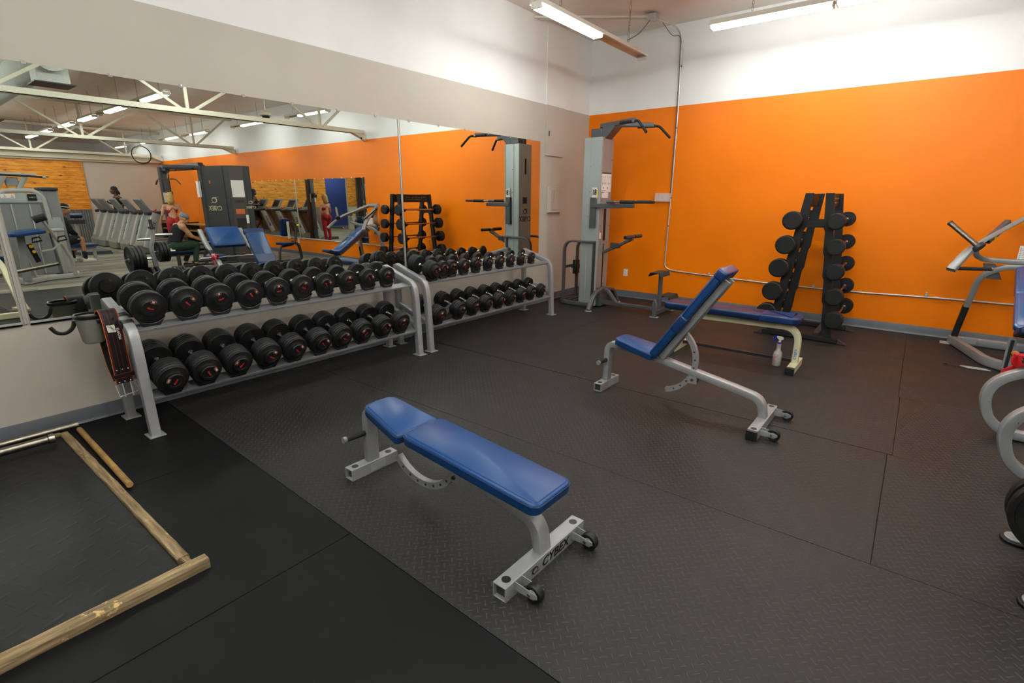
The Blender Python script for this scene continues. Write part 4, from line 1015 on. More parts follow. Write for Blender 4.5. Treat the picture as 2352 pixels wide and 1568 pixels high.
for s_ in (-1, 1):
    # rear leg with curved top and grip tape
    p = fillet([(CX+s_*.48, -.28, .07), (CX+s_*.40, -.42, .82), (CX+s_*.22, -.45, .93), (CX, -.45, .93)], [.14, .06], 8)
    MB().bar(p, .055, .08, .008, up=(0, 1, 0)).build('rear_leg', 'silver', t)
    MB().bar([(CX+s_*.478, -.30, .10), (CX+s_*.445, -.36, .46)], .058, .083, .008, up=(0, 1, 0)).build('grip_strip', 'blackmark', t)
    # base rails
    p = fillet([(CX+s_*.50, -.27, .055), (CX+s_*.25, -1.18, .055), (CX+s_*.02, -1.34, .055)], .12, 6)
    MB().bar(p, .06, .09, .008).build('base_rail', 'silver', t)
    MB().bb((CX+s_*.50-.09, -.34, .0), (CX+s_*.50+.03, -.24, .012)).build('foot_plate', 'lightgrey', t)
    # top yoke arm
    p = fillet([(CX+s_*.08, -.42, .985), (CX+s_*.40, -.42, .985), (CX+s_*.49, -.56, 1.05), (CX+s_*.49, -.56, 1.15)], [.1, .06], 6)
    MB().bar(p, .05, .075, .008, up=(0, 1, 0)).build('pivot_yoke', 'silver', t)
    MB().prism([(0, 0), (.10, 0), (.18, -.16), (.06, -.16)] if s_ < 0 else [(0, 0), (-.06, -.16), (-.18, -.16), (-.10, 0)], (CX+s_*.40, -.42, .95), (1, 0, 0), (0, 0, 1), .04).build('yoke_plate', 'grey', t, bevel=.003)
    # press arm
    p = fillet([(CX+s_*.14, -.22, 1.43), (CX+s_*.30, -.46, 1.32), (CX+s_*.55, -.85, 1.14), (CX+s_*.68, -1.06, .92)], [.1, .25], 8)
    MB().bar(p, .045, .08, .008, up=(-s_*.6, .4, .5)).build('press_arm', 'silver', t)
    MB().cyl((CX+s_*.665, -1.03, .94), (CX+s_*.60, -1.0, .935), .011, n=12).build('handle_stub', 'chrome', t)
    MB().cyl((CX+s_*.62, -1.01, .935), (CX+s_*.37, -.86, .932), .018, n=16).build('handle', 'foam', t)
    MB().cyl((CX+s_*.37, -.86, .932), (CX+s_*.355, -.85, .932), .020, n=16).build('handle_cap', 'chrome', t)
    # weight horn
    h0, h1 = V(CX+s_*.50, -.88, 1.15), V(CX+s_*.75, -.745, 1.365)
    MB().cyl(h0, h1, .025, n=20).build('weight_horn', 'oldsteel', t)
    MB().cyl(h0-(h1-h0).normalized()*.02, h0+(h1-h0).normalized()*.015, .055, n=20).build('horn_flange', 'dkgrey', t)
    MB().cyl(h1, h1+(h1-h0).normalized()*.02, .0265, n=18).build('horn_cap', 'dkgrey', t)
    q = MB().bar([(CX+s_*.43, -.62, 1.20), (CX+s_*.28, -.36, 1.38)], .05, .07, .006).build('pivot_link', 'grey', t)
    for f_ in (.35, .65): c = V(CX+s_*.43, -.62, 1.20).lerp(V(CX+s_*.28, -.36, 1.38), f_); MB().cyl(c+V(0, -.03, 0), c+V(0, -.04, 0), .017, n=14).build('number_disc', 'blackmark', q)
    MB().cyl((CX+s_*.36, -.52, 1.235), (CX+s_*.36, -.57, 1.225), .014, n=12).build('stop_knob', 'yellow', t)
MB().cyl((CX-.16, -.22, 1.43), (CX+.16, -.22, 1.43), .045, n=20).build('pivot_tube', 'silver', t)
MB().bar([(CX, -.20, .93), (CX, -.20, 1.42)], .07, .07, .006, up=(1, 0, 0)).build('rear_mast', 'silver', t)
MB().bar([(CX-.46, -.27, .055), (CX+.46, -.27, .055)], .06, .09, .008).build('rear_base_tube', 'silver', t)
st = MB().bb((CX-.40, -.3035, .03), (CX-.28, -.302, .085)).build('serial_sticker', 'silver_cool', t)
pl = MB().bb((CX-.145, -.40, .99), (CX+.10, -.392, 1.15)).build('instruction_placard', 'paper', t)
w = MB()
for k in range(7): w.bb((CX-.135, -.401, 1.01+.018*k), (CX-.125, -.4, 1.018+.018*k)); w.bb((CX-.115, -.401, 1.01+.018*k), (CX-.04, -.4, 1.014+.018*k))
w.build('placard_print', 'greygreen', pl, smooth=False)
m_ = MB().bar([(CX-.13, -1.36, .05), (CX-.13, -1.36, .36)], .03, .06, .004, up=(1, 0, 0)).build('seat_post', 'silver', t)
MB().bb((CX-.1475, -1.377, .06), (CX-.1455, -1.343, .34)).bb((CX-.143, -1.3765, .06), (CX-.118, -1.3755, .34)).build('height_scale', 'blackmark', t, smooth=False)
t = wthing('floor_bracket', 'loose flat metal bracket with a thin black strap lying before the press machine', 'bracket', (5.24, -1.33, 0))
MB().prism([(-.10, .02), (-.04, -.035), (.13, -.02), (.09, .03), (-.0, .035)], (5.25, -1.335, .008), (1, 0, 0), (0, 1, 0), .008).build('plate', 'lightgrey', t, bevel=.001)
MB().bar([(5.17, -1.345, .005), (5.02, -1.33, .004)], .012, .003, .001).build('strap', 'black_plastic', t); MB().box((5.04, -1.33, .008), (.03, .02, .01)).build('strap_tip', 'black_plastic', t)

# ================================================================ PREACHER CURL BENCH + EZ BAR
t = wthing('preacher_bench', 'silver preacher curl bench with scuffed curved legs and wide blue arm pad', 'bench', (5.27, -3.59, 0)); t.rotation_euler = (0, 0, math.radians(3))
for y_ in (-3.94, -3.22):
    p = fillet([(6.02, y_, 1.0), (5.72, y_, .70), (5.15, y_, .38), (5.24, y_, .04), (5.85, y_, .035), (6.3, y_, .035)], [.2, .20, .24, .1], 12)
    MB().bar(p, .060, .075, .008, up=(0, 1, 0)).build('side_frame', 'silver_worn', t)
    MB().bar([(5.50, y_-.001, .58), (5.68, y_-.001, .675)], .063, .078, .008, up=(0, 1, 0)).build('rub_strip', 'blackmark', t)
    MB().prism([(-.04, .0), (.05, .03), (.06, .09), (.045, .09), (.03, .045), (-.02, .03), (-.035, .09), (-.05, .09)], (5.335, y_, .515), (1, 0, 0), (0, 0, 1), .03).build('bar_hook', 'red', t, bevel=.004)
a = V(5.62, -3.58, .70); b = V(5.95, -3.58, 1.0); d = (b-a).normalized()
MB().pad([(y_, x+(b-a).length/2) for y_, x in rrect(.60, (b-a).length+.04, .05, 6)], .07, a-V(-.02, 0, .0), (0, -1, 0), d, r=.022, crown=.01).build('arm_pad', 'blue', t, angle=60)
MB().bar([(6.10, -3.94, .30), (6.10, -3.22, .30)], .06, .06, .006).bar([(5.9, -3.94, .04), (5.9, -3.22, .04)], .06, .06, .006).build('crossbar', 'silver', t)
MB().bar([(5.9, -3.58, .05), (6.35, -3.58, .40)], .06, .06, .006, up=(0, 1, 0)).build('seat_post', 'silver', t)
MB().pad([(x, y_) for x, y_ in rrect(.34, .30, .05, 6)], .065, (6.42, -3.58, .42), (1, 0, 0), (0, 1, 0), r=.02, crown=.01).build('seat_pad', 'blue', t, angle=60)
MB().cyl((6.15, -3.55, .24), (6.15, -3.40, .24), .012, n=12).cyl((6.15, -3.41, .24), (6.15, -3.37, .24), .024, n=14).build('pull_pin', 'yellow', t)
t = wthing('curl_bar', 'short chrome curl bar resting low across the front of the preacher bench', 'barbell', (5.27, -3.59, .50)); t.rotation_euler = (0, 0, math.radians(3))
pts = [(5.325, -4.22, .545), (5.325, -3.85, .545), (5.335, -3.75, .555), (5.325, -3.66, .545), (5.335, -3.58, .555), (5.325, -3.50, .545), (5.335, -3.41, .555), (5.325, -3.31, .545), (5.325, -2.94, .545)]
MB().tube(fillet(pts, .03, 4), .0125, 12).build('shaft', 'chrome', t)
for y_, s_ in ((-4.02, -1), (-3.14, 1)): MB().cyl((5.325, y_, .545), (5.325, y_+s_*.20, .545), .0245, n=18).build('sleeve', 'chrome', t)
for y_, nm in ((-3.955, 'near'), (-3.205, 'far')):
    c = wthing('barbell_collar', 'red clip collar on the %s end of the curl bar' % nm, 'collar', (5.27, -3.59, .545), 'red collars on the curl bar'); c.rotation_euler = (0, 0, math.radians(3))
    MB().lathe([(.026, -.022), (.048, -.022), (.052, -.015), (.052, -.004), (.044, 0), (.052, .004), (.052, .015), (.048, .022), (.026, .022)], (5.325, y_+(-.06 if nm == 'near' else .06), .545), (0, 1, 0), 24, cap=False).build('ring', 'red', c)
    MB().bar([(5.30, y_+(-.06 if nm == 'near' else .06), .50), (5.255, y_+(-.06 if nm == 'near' else .06), .46), (5.25, y_+(-.06 if nm == 'near' else .06), .415)], .03, .016, .004, up=(0, 1, 0)).build('lever', 'red', c)
    MB().bb((5.27, y_-.02, .585), (5.32, y_+.02, .605)).build('lever_tab', 'red', c, bevel=.003)

# ================================================================ WEIGHT PLATE TREE
t = wthing('plate_tree', 'silver weight plate tree at the right picture edge, loaded with black plates', 'plate rack', (5.6, -4.9, 0))
TC = V(5.50, -4.86, 0)
MB().bar(fillet([(TC.x, TC.y+.03, 1.12), (TC.x, TC.y+.03, .95), (TC.x, TC.y-.03, .80), (TC.x, TC.y+.02, .22)], .1), .07, .055, .012, up=(1, 0, 0)).build('spine', 'silver_worn', t)
for x_, y_ in ((5.255, -4.71), (5.265, -5.23), (5.78, -4.45), (5.78, -5.23)):
    MB().tube(fillet([(TC.x, TC.y, .24), (TC.x+(x_-TC.x)*.75, TC.y+(y_-TC.y)*.75, .20), (x_, y_, .02)], .1, 6), .034, 14).build('leg', 'silver', t)
    f = MB().pad([(p[0]+x_, p[1]+y_) for p in rrect(.17, .115, .05, 6)], .016, (0, 0, 0), (1, 0, 0), (0, 1, 0), r=.006).build('foot_pad', 'rubber_black', t)
    MB().pad([(p[0]+x_, p[1]+y_) for p in rrect(.145, .09, .042, 6)], .012, (0, 0, .014), (1, 0, 0), (0, 1, 0), r=.005).build('foot_plate', 'silver', f)
MB().cyl((TC.x, TC.y+.03, 1.12), (TC.x, TC.y+.03, 1.24), .025, n=18).build('top_peg', 'dkgrey', t); MB().cyl((TC.x, TC.y+.03, 1.09), (TC.x, TC.y+.03, 1.12), .05, n=18).build('top_collar', 'dkgrey', t)
MB().bar([(5.30, TC.y, .30), (TC.x, TC.y, .34)], .05, .05, .006, up=(0, 1, 0)).build('lower_arm', 'silver', t)
PEG = [(5.5, .92, -1, .20), (5.5, .60, -1, .42), (5.30, .30, -1, .20), (5.5, .98, 1, .32), (5.5, .70, 1, .32), (5.5, .32, 1, .46)]
for x_, z, s_, L_ in PEG: MB().cyl((x_, TC.y, z), (x_, TC.y+s_*L_, z), .0225, n=16).build('peg', 'chrome', t)
def plate(x0, y0, z, D, th, s_, label, rz):
    r = D/2
    p = thing('weight_plate', label, 'weight plate', (x0, y0, z), 0, 'black plates on the plate tree')
    w = MB().lathe([(.026, 0), (.055, -.002), (.06, .002), (r*.50, .004), (r*.86, .004), (r*.88, -.001), (r*.98, 0), (r, .005), (r, th-.005), (r*.98, th), (r*.88, th+.001), (r*.86, th-.004), (r*.50, th-.004), (.06, th-.002), (.055, th+.002), (.026, th), (.026, 0)], (0, 0, 0), (0, s_, 0), 40, cap=False)
    w.build('disc', 'rubber_black', p)
    MB().lathe([(.0252, -.003), (.034, -.003), (.034, th+.003), (.0252, th+.003), (.0252, -.003)], (0, 0, 0), (0, s_, 0), 24, cap=False).build('hub_ring', 'greygreen', p)
    return p
pos = ['innermost', 'second', 'third', 'outermost']
for k in range(4): plate(5.5, -5.035-.050*k, .60, .46 if k < 2 else .44, .045, -1, 'large black weight plate, %s on the thickly loaded middle peg of the tree' % pos[k], 0)
for k in range(2): plate(5.30, -4.905-.075*k, .30, .37, .042, -1, 'black weight plate, %s on the low side peg of the tree at the picture edge' % ('inner' if k == 0 else 'outer'), 0)
for k in range(3): plate(5.5, -4.80+.05*k, .70, .34, .040, 1, 'black weight plate, %s on the upper peg facing the orange wall' % pos[k], 0)
for k in range(4): plate(5.5, -4.62+.045*k, .32, .24, .036, 1, 'small black weight plate, %s on the lowest peg facing the orange wall' % pos[k], 0)

# ================================================================ BELT, CUP
t = wthing('cup_holder', 'grey cup holder with black rim and hook fixed to the rack end', 'cup holder', (.36, -7.07, .62))
cc = V(.355, -7.055, 0)
MB().lathe([(.001, .625), (.052, .625), (.062, .64), (.078, .80), (.080, .805), (.074, .805), (.060, .65), (.001, .64)], (cc.x, cc.y, .03), n=32, cap=False).build('cup', 'gem', t)
MB().lathe([(.074, .795), (.084, .795), (.088, .802), (.088, .815), (.082, .822), (.074, .818), (.074, .795)], (cc.x, cc.y, .03), n=32, cap=False).build('rim', 'black_plastic', t)
MB().bar(fillet([(cc.x-.03, cc.y-.075, .81), (cc.x-.03, cc.y-.088, .765), (cc.x-.03, cc.y-.13, .735), (cc.x-.03, cc.y-.175, .745), (cc.x-.03, cc.y-.20, .79)], .04, 5), .024, .014, .004, up=(1, 0, 0)).build('hook', 'black_plastic', t)
MB().bar([(cc.x+.075, cc.y+.02, .81), (.44, -6.99, .81), (.47, -6.95, .81)], .03, .03, .004).build('mount_arm', 'black_plastic', t)
for x_ in (.43, .53): MB().box((x_, -6.90, .812-(x_-.43)*.33), (.045, .072, .05), Matrix.Rotation(.31, 3, 'Y')).build('mount_strap', 'black_plastic', t, bevel=.006)
t = wthing('lifting_belt', 'black leather lifting belt with red stitching and steel buckle hanging over the cup holder', 'belt', (.45, -6.99, .25))
YB_ = -6.972; hw = .050
path = fillet([(.505, 0, .375), (.495, 0, .62), (.482, 0, .80), (.44, 0, .875), (.36, 0, .868), (.315, 0, .80), (.31, 0, .62), (.36, 0, .46), (.44, 0, .385)], [.15, .12, .06, .06, .06, .15, .1], 6)
def ribbon(path, half, th, name, m, parent, off=0., yo=0., y0=YB_, twist=.12):
    w = MB(); P = [V(p) for p in path]; vs = []; pn = None
    for i, p in enumerate(P):
        d = P[min(i+1, len(P)-1)]-P[max(i-1, 0)]; nn = V(d.z, 0, -d.x).normalized()
        if pn is None: nn = nn if nn.x > 0 else -nn
        elif nn.dot(pn) < 0: nn = -nn
        pn = nn; ws = V(-twist, 1, 0).normalized()
        for q in (-1, 1):
            for r_ in (-1, 1): vs.append(V(p.x, y0, p.z)+ws*(yo+q*half)+nn*(off+r_*th/2))
    fs = []
    for i in range(len(P)-1):
        a = i*4; b = a+4
        fs += [(a, a+1, b+1, b), (a+2, b+2, b+3, a+3), (a, b, b+2, a+2), (a+1, a+3, b+3, b+1)]
    fs += [(0, 2, 3, 1), tuple((len(P)-1)*4+k for k in (0, 1, 3, 2))]
    return w.add(vs, fs).build(name, m, parent)
bd = ribbon(path, hw, .009, 'strap', 'leather', t)
for yo in (-hw, hw): ribbon(path, .0014, .0094, 'piping', 'edge_or', bd, yo=yo)
for yo in (-.045, -.039, -.011, .011, .039, .045):
    P2 = path[3:] if abs(yo) > .03 else path[:14]
    ribbon(path[:22], .0006, .0006, 'stitching', 'stitch', bd, off=.0048, yo=yo)
w = MB()
for k in range(9): w.cyl((.318+.0015*k, YB_-.036, .69-.03*k), (.302+.0015*k, YB_-.036, .69-.03*k), .006, n=10)
w.build('eyelet', 'chrome', t)
def F(yo, z, o=.0): # on the front face of the belt
    x = .505-(z-.375)*(.010/.245) if z < .62 else .495-(z-.62)*(.013/.18)
    return V(x+.005+o-.12*yo, YB_+yo, z)
for z_ in (.47, .385):
    for yo in (-.032, .0, .034): MB().ball(F(yo, z_), (.003, .006, .006), 10, 6).build('rivet', 'chrome', bd)
a_, b_ = F(-.058, .43, .003), F(.058, .43, .003)
MB().bar([a_, b_], .012, .030, .003, up=(0, 0, 1)).build('keeper_loop', 'leather', t)
for q in (-.014, .014): MB().bar([a_+V(.006, 0, q), b_+V(.006, 0, q)], .0015, .002, .0004, up=(0, 0, 1)).build('keeper_stitching', 'stitch', t)
bk = MB().tube([F(-.056, .372, .002), F(-.052, .292, .010), F(.056, .300, .010), F(.060, .380, .002)], .0058, 8).build('buckle', 'galv', t)
for yo in (-.020, .028): MB().tube([F(yo, .378, .004), F(yo+.002, .285, .016)], .0045, 8).build('prong', 'galv', bk)
LU = V(-.165, 0, 1).normalized(); LV = V(.12, -1, 0).normalized()
lettering('PROFITNESS', .022, F(.027, .735, .0008), LU, V(0.12, -1, 0).normalized(), m='whitemark', parent=t, bold=.0005, name='brand_lettering')
MB().prism([(-.024, -.026), (.022, -.022), (.024, .026), (-.022, .024)], F(-.010, .755, .0006), LV, LU, .0012).build('brand_emblem', 'whitemark', t, smooth=False)
MB().tube([F(-.028, .775, .0018), F(-.008, .758, .0018), F(.002, .738, .0018)], .0015, 6).tube([F(-.016, .782, .0018), F(-.004, .758, .0018), F(.014, .744, .0018)], .0015, 6).build('emblem_lines', 'blackmark', t)

# ================================================================ LIFTING PLATFORM
t = wthing('lifting_platform', 'low platform of black matting framed in battered wooden battens at lower left', 'platform', (1.2, -8.2, 0))
def batten(pts, wd, h, name='batten'):
    w = MB(); P = [V(p) for p in pts]; d = (P[-1]-P[0]).normalized(); s_ = d.cross(V(0, 0, 1)); n = 26; rd = random.Random(int(wd*1000)+len(pts)); vs = []
    for k in range(n+1):
        f = k/n; c = P[0].lerp(P[1], f); j = lambda: rd.uniform(-.0018, .0018)
        for q, z in ((-1, 0), (1, 0), (1, h*.75), (.72, h), (-.8, h), (-1, h*.8)): vs.append(c+s_*(q*wd/2+j()*(1 if z else .2))+V(0, 0, z+(j()*.7 if z else 0)))
    fs = [tuple(range(5, -1, -1)), tuple(n*6+q for q in range(6))]
    for k in range(n): fs += [(k*6+q, k*6+(q+1) % 6, (k+1)*6+(q+1) % 6, (k+1)*6+q) for q in range(6)]
    return w.add(vs, fs).build(name, 'wood_x' if abs(d.x) > .7 else 'wood_y', t, angle=25)
batten([(2.325, -7.225, 0), (2.325, -9.2, 0)], .062, .045)
batten([(2.235, -7.290, 0), (.20, -7.300, 0)], .050, .036)
batten([(2.29, -7.283, 0), (2.23, -7.285, 0)], .028, .030)
batten([(.20, -7.32, 0), (.20, -9.2, 0)], .045, .036)
MB().bb((.225, -9.2, .001), (2.292, -7.318, .022)).build('platform_mat', rubber('ribbed_platform_rubber', '111112', cell=.085, rot=.35, ridge_tint=.02, bst=.4), t, bevel=.003)
tag(MB().tube([(.19, -7.215, .022), (1.32, -7.235, .024)], .0175, 14).build('wooden_stick', 'wood_stick'), 'round wooden stick lying along the outer edge of the platform', 'stick')
t = wthing('barbell', 'long worn steel bar lying on the floor against the wall base at left', 'barbell', (.11, -7.7, .03))
MB().cyl((.115, -7.21, .034), (.13, -9.1, .034), .025, n=20).build('sleeve', 'oldsteel', t); MB().cyl((.115, -7.205, .034), (.115, -7.225, .034), .029, n=20).build('end_collar', 'oldsteel', t)
t = wthing('barbell', 'worn steel barbell end lying on the platform beside the wall', 'barbell', (.33, -7.7, .05))
MB().cyl((.345, -7.40, .066), (.34, -9.1, .066), .0255, n=20).build('sleeve', 'oldsteel', t)
MB().cyl((.345, -7.372, .066), (.345, -7.40, .066), .032, n=20).build('end_collar', 'steel', t); MB().cyl((.345, -7.402, .066), (.345, -7.406, .066), .028, n=20).build('end_groove', 'blackmark', t)
# ================================================================ ITEMS SEEN ONLY IN THE MIRROR
# ---- grey selectorised machine
t = wthing('weight_stack_machine', 'grey arm curl machine with blue padded top at the left of the mirror', 'exercise machine', (8.8, -5.8, 0))
MB().bar(fillet([(8.35, -6.16, .06), (8.35, -6.10, .06), (8.72, -5.75, .06), (8.80, -5.25, .06)], .08), .07, .09, .01).build('base_tube', 'lightgrey', t)
MB().bar([(8.80, -5.25, .06), (9.4, -5.2, .06)], .07, .09, .01).bar([(8.35, -6.14, .06), (9.4, -6.2, .06)], .07, .09, .01).build('base_tube', 'lightgrey', t)
MB().prism([(-.36, 0), (.36, 0), (.30, 1.42), (-.30, 1.42)], (9.02, -5.86, .10), (0, 1, 0), (0, 0, 1), .10).build('shroud_panel', 'greygreen', t, bevel=.01)
MB().prism([(-.34, 0), (.34, 0), (.31, .17), (-.31, .17)], (8.96, -5.86, 1.48), (0, 1, 0), (0, 0, 1), .05).build('header_panel', 'silver_cool', t, bevel=.008)
MB().bar(fillet([(8.97, -6.24, .10), (8.97, -6.20, 1.55), (8.97, -6.05, 1.70), (8.97, -5.62, 1.71), (8.97, -5.50, 1.60), (8.97, -5.42, .10)], [.06, .2, .1, .06]), .075, .075, .02, up=(1, 0, 0)).build('outer_frame', 'lightgrey', t)
for y_ in (-5.98, -5.72): MB().bb((8.95, y_-.012, .12), (8.97, y_+.012, 1.46)).build('guide_trim', 'lightgrey', t, bevel=.004)
MB().prism([(-.15, 0), (.15, 0), (.13, 1.66), (-.13, 1.66)], (9.25, -5.38, .06), (0, 1, 0), (0, 0, 1), .5).build('side_tower', 'greygreen', t, bevel=.03)
MB().bb((8.98, -5.43, .10), (9.0, -5.30, 1.2)).build('tower_panel', 'lightgrey', t, bevel=.004)
MB().box((9.2, -5.38, 1.74), (.5, .28, .06)).build('tower_cap', 'dkgrey', t, bevel=.02)
pl = MB().bb((8.925, -6.10, 1.56), (8.934, -5.90, 1.64)).build('instruction_placard', 'paper', t)
w = MB()
for y_ in (-6.05, -5.95): w.bar([(8.924, y_, 1.625), (8.924, y_+.012, 1.60)], .006, .006, .001).bar([(8.924, y_, 1.60), (8.924, y_+.03, 1.585)], .006, .006, .001).bar([(8.924, y_-.02, 1.58), (8.924, y_+.02, 1.575)], .006, .005, .001)
w.build('placard_figures', 'redmark', pl)
d_ = MB().bb((8.90, -5.73, 1.52), (8.93, -5.60, 1.64)).build('display_unit', 'screen', t, bevel=.01)
lettering('CYBEX', .032, (8.899, -5.665, 1.58), (0, -1, 0), (0, 0, 1), m='whitemark', parent=d_, name='brand_lettering')
MB().pad([(y_, x) for y_, x in rrect(.42, .52, .08, 6)], .07, (8.06, -6.03, .93), (1, -.25, .0), (.25, 1, .10), r=.025, crown=.01).build('arm_pad', 'blue', t, angle=60)
MB().bar([(8.35, -6.10, .08), (8.30, -6.06, .95)], .12, .12, .02, up=(0, 1, 0)).build('pad_post', 'greygreen', t)
MB().bar([(8.42, -6.04, .56), (8.62, -5.93, .10)], .05, .05, .01).build('brace', 'lightgrey', t)
MB().cyl((8.28, -5.82, 1.18), (8.22, -5.66, 1.24), .065, n=20).build('roller_pad', 'foam', t)
MB().bar([(8.3, -5.70, 1.17), (8.55, -5.50, .76), (8.62, -5.43, .68)], .045, .045, .01).bar([(8.62, -5.43, .68), (8.7, -5.33, .40), (8.75, -5.31, .08)], .06, .06, .012).build('curl_arm', 'lightgrey', t)
MB().cyl((8.6, -5.46, 1.06), (8.66, -5.46, 1.06), .115, n=30).build('cam_disc', 'silver_cool', t); MB().cyl((8.50, -5.60, .97), (8.62, -5.38, .97), .035, n=16).build('cam_axle', 'lightgrey', t)
for y_, z_ in ((-5.84, .80), (-5.47, .80)): MB().tube([(8.36, y_-.07, z_-.03), (8.36, y_-.05, z_+.05), (8.36, y_+.05, z_+.07), (8.36, y_+.07, z_-.0)], .016, 10, closed=True, up=(1, 0, 0)).build('hand_grip', 'foam', t)
MB().bar([(8.42, -5.80, .60), (8.45, -5.62, .62), (8.5, -5.45, .74)], .03, .03, .006).build('grip_bar', 'lightgrey', t)
q = MB().bar([(8.44, -5.95, .74), (8.50, -5.86, .40)], .08, .04, .006, up=(1, 0, 0)).build('weight_selector', 'black_plastic', t)
MB().cyl((8.42, -5.93, .70), (8.39, -5.93, .70), .030, n=18).build('selector_knob', 'yellow', q); MB().cyl((8.43, -5.905, .60), (8.40, -5.905, .60), .026, n=18).build('selector_knob', 'yellow', q)
MB().cyl((8.50, -5.60, .95), (8.47, -5.60, .95), .028, n=18).build('adjust_knob', 'yellow', t)
# pull down arm frame behind it
t = wthing('shoulder_press_machine', 'light grey machine with overhead bars behind the arm curl machine in the mirror', 'exercise machine', (10.3, -5.7, 0))
MB().tube([(10.2, -6.7, 2.07), (10.2, -5.30, 2.03)], .03, 12).build('overhead_bar', 'lightgrey', t); MB().tube([(10.15, -5.9, 2.02), (10.15, -5.20, 1.99)], .018, 10).build('handle', 'foam', t); MB().tube([(10.15, -5.22, 1.99), (10.15, -5.17, 1.99)], .03, 12).build('handle_cap', 'lightgrey', t)
for y_ in (-5.95, -5.62): MB().bar([(10.25, y_, .10), (10.25, y_, 1.75), (10.2, y_+.14, 2.0)], .09, .10, .012, up=(1, 0, 0)).build('upright', 'lightgrey', t)
MB().bb((10.2, -5.80, 1.80), (10.3, -5.60, 1.98)).build('linkage_cover', 'greygreen', t, bevel=.01)
MB().bb((10.0, -6.4, 0), (10.6, -5.3, .10)).build('base', 'lightgrey', t, bevel=.02)
t = wthing('weight_bench', 'low blue bench at the far left of the mirror behind the machines', 'bench', (9.5, -6.5, 0))
MB().pad([(x, y_) for x, y_ in rrect(.32, .95, .06, 6)], .08, (9.55, -6.45, .38), (1, 0, 0), (0, 1, 0), r=.025).build('pad', 'blue', t, angle=60)
MB().bar([(9.55, -6.85, .35), (9.55, -6.05, .35)], .07, .06, .01).bar([(9.55, -6.8, .0), (9.55, -6.8, .34)], .07, .07, .01, up=(0, 1, 0)).bar([(9.55, -6.1, .0), (9.55, -6.1, .34)], .07, .07, .01, up=(0, 1, 0)).build('frame', 'lightgrey', t)

# ---- cream squat rack with bar at the left end of the mirror
t = wthing('squat_rack', 'cream squat rack with scuffed sloping leg at the left edge of the mirror', 'squat rack', (5.1, -6.9, 0))
MB().bar(fillet([(5.55, -7.5, .95), (5.50, -6.85, .90), (5.48, -6.735, .70), (4.92, -6.70, .09)], [.2, .10]), .075, .06, .008, up=(0, 1, 0)).build('side_leg', 'cream', t)
MB().bb((4.88, -7.9, .0), (4.96, -6.68, .075)).build('base_rail', 'cream', t, bevel=.006); MB().bb((4.84, -6.70, 0), (5.0, -6.64, .012)).build('foot_plate', 'cream', t)
MB().bar([(5.30, -6.69, .46), (5.02, -6.67, .14)], .03, .04, .004, up=(0, 1, 0)).build('rub_strip', 'blackmark', t)
MB().bar([(5.32, -6.60, .03), (5.55, -6.70, .03)], .07, .05, .006).bar([(5.30, -6.60, .03), (5.50, -6.76, .70)], .05, .04, .008, up=(0, 1, 0)).build('rear_leg', 'cream', t)
MB().cyl((5.45, -6.80, .53), (5.55, -6.66, .54), .014, n=12).cyl((5.50, -6.68, .54), (5.50, -6.11, .63), .0265, n=18).build('storage_bar', 'oldsteel', t)

# ---- black multi station tower
t = wthing('multi_station_gym', 'tall black multi-station cable tower by the orange wall in the mirror', 'exercise machine', (9.2, -1.8, 0))
poly = [(9.72, -2.36), (8.84, -2.10), (8.77, -2.05), (8.56, -1.62), (8.72, -1.55), (9.05, -1.80), (9.45, -2.08), (9.78, -2.27)]
MB().prism([(x, y_) for x, y_ in poly], (0, 0, 1.17), (1, 0, 0), (0, 1, 0), 2.33).build('tower_housing', 'dkgrey', t, bevel=.012)
def face(a, b, f0, f1, z0, z1, off, name, m, par=None, th=.012):
    a = V(*a, 0); b = V(*b, 0); d = (b-a); L = d.length; d.normalize(); n_ = V(d.y, -d.x, 0)
    if n_.y > 0 and abs(n_.y) > .5: n_ = -n_
    if n_.x > 0 and abs(n_.x) > .5: n_ = -n_
    c = a+d*L*(f0+f1)/2+n_*off; c.z = (z0+z1)/2
    return MB().box(c, (L*(f1-f0), th, z1-z0), Matrix((d, n_, V(0, 0, 1))).transposed()).build(name, m, par or t, bevel=.003), a, d, n_, L
A, B, B2, C_, D_ = (9.72, -2.36), (8.84, -2.10), (8.77, -2.05), (8.61, -1.73), (8.56, -1.62)
f, a, d, n_, L = face(A, B, .04, .96, .1, 2.30, .008, 'shroud', 'dkgrey')
tx = -d if d.x > 0 else d
def mark(txt, size, fr, z, off, m, a, d, n_, L, par=None):
    right = n_.cross(V(0, 0, 1)); right = -right
    c = a+d*L*fr+n_*off; c.z = z
    rr = V(0, 0, 1).cross(n_)
    return lettering(txt, size, c, rr, (0, 0, 1), m=m, parent=par or t, bold=.003, name='brand_lettering', xs=.95), c, rr
l_, c, rr = mark('CYBEX', .155, .52, 1.33, .016, 'logo_gold', a, d, n_, L)
swoosh(MB(), c+V(0, 0, .20), rr, (0, 0, 1), .17).build('brand_emblem', 'logo_gold', t, smooth=False)
face(A, B, .42, .47, 1.92, 2.0, .016, 'sticker', 'edge_or', th=.004)
f, a, d, n_, L = face(B2, C_, .05, .95, .1, 2.32, .008, 'shroud', mat('brown_grey_steel', '4b4340', .4, .2))
face(B2, C_, .12, .88, 1.60, 2.0, .018, 'instruction_placard', 'paper', th=.004)
face(B2, C_, .2, .75, 1.20, 1.32, .016, 'window', 'edge_or', th=.004); face(B2, C_, .2, .75, .45, 1.1, .016, 'weight_stack', 'blackmark', th=.008)
mark('CYBEX', .07, .5, 1.50, .016, 'blackmark', a, d, n_, L)
face(B2, C_, .78, .95, .98, 1.18, .018, 'warning_label', 'paper', th=.004)
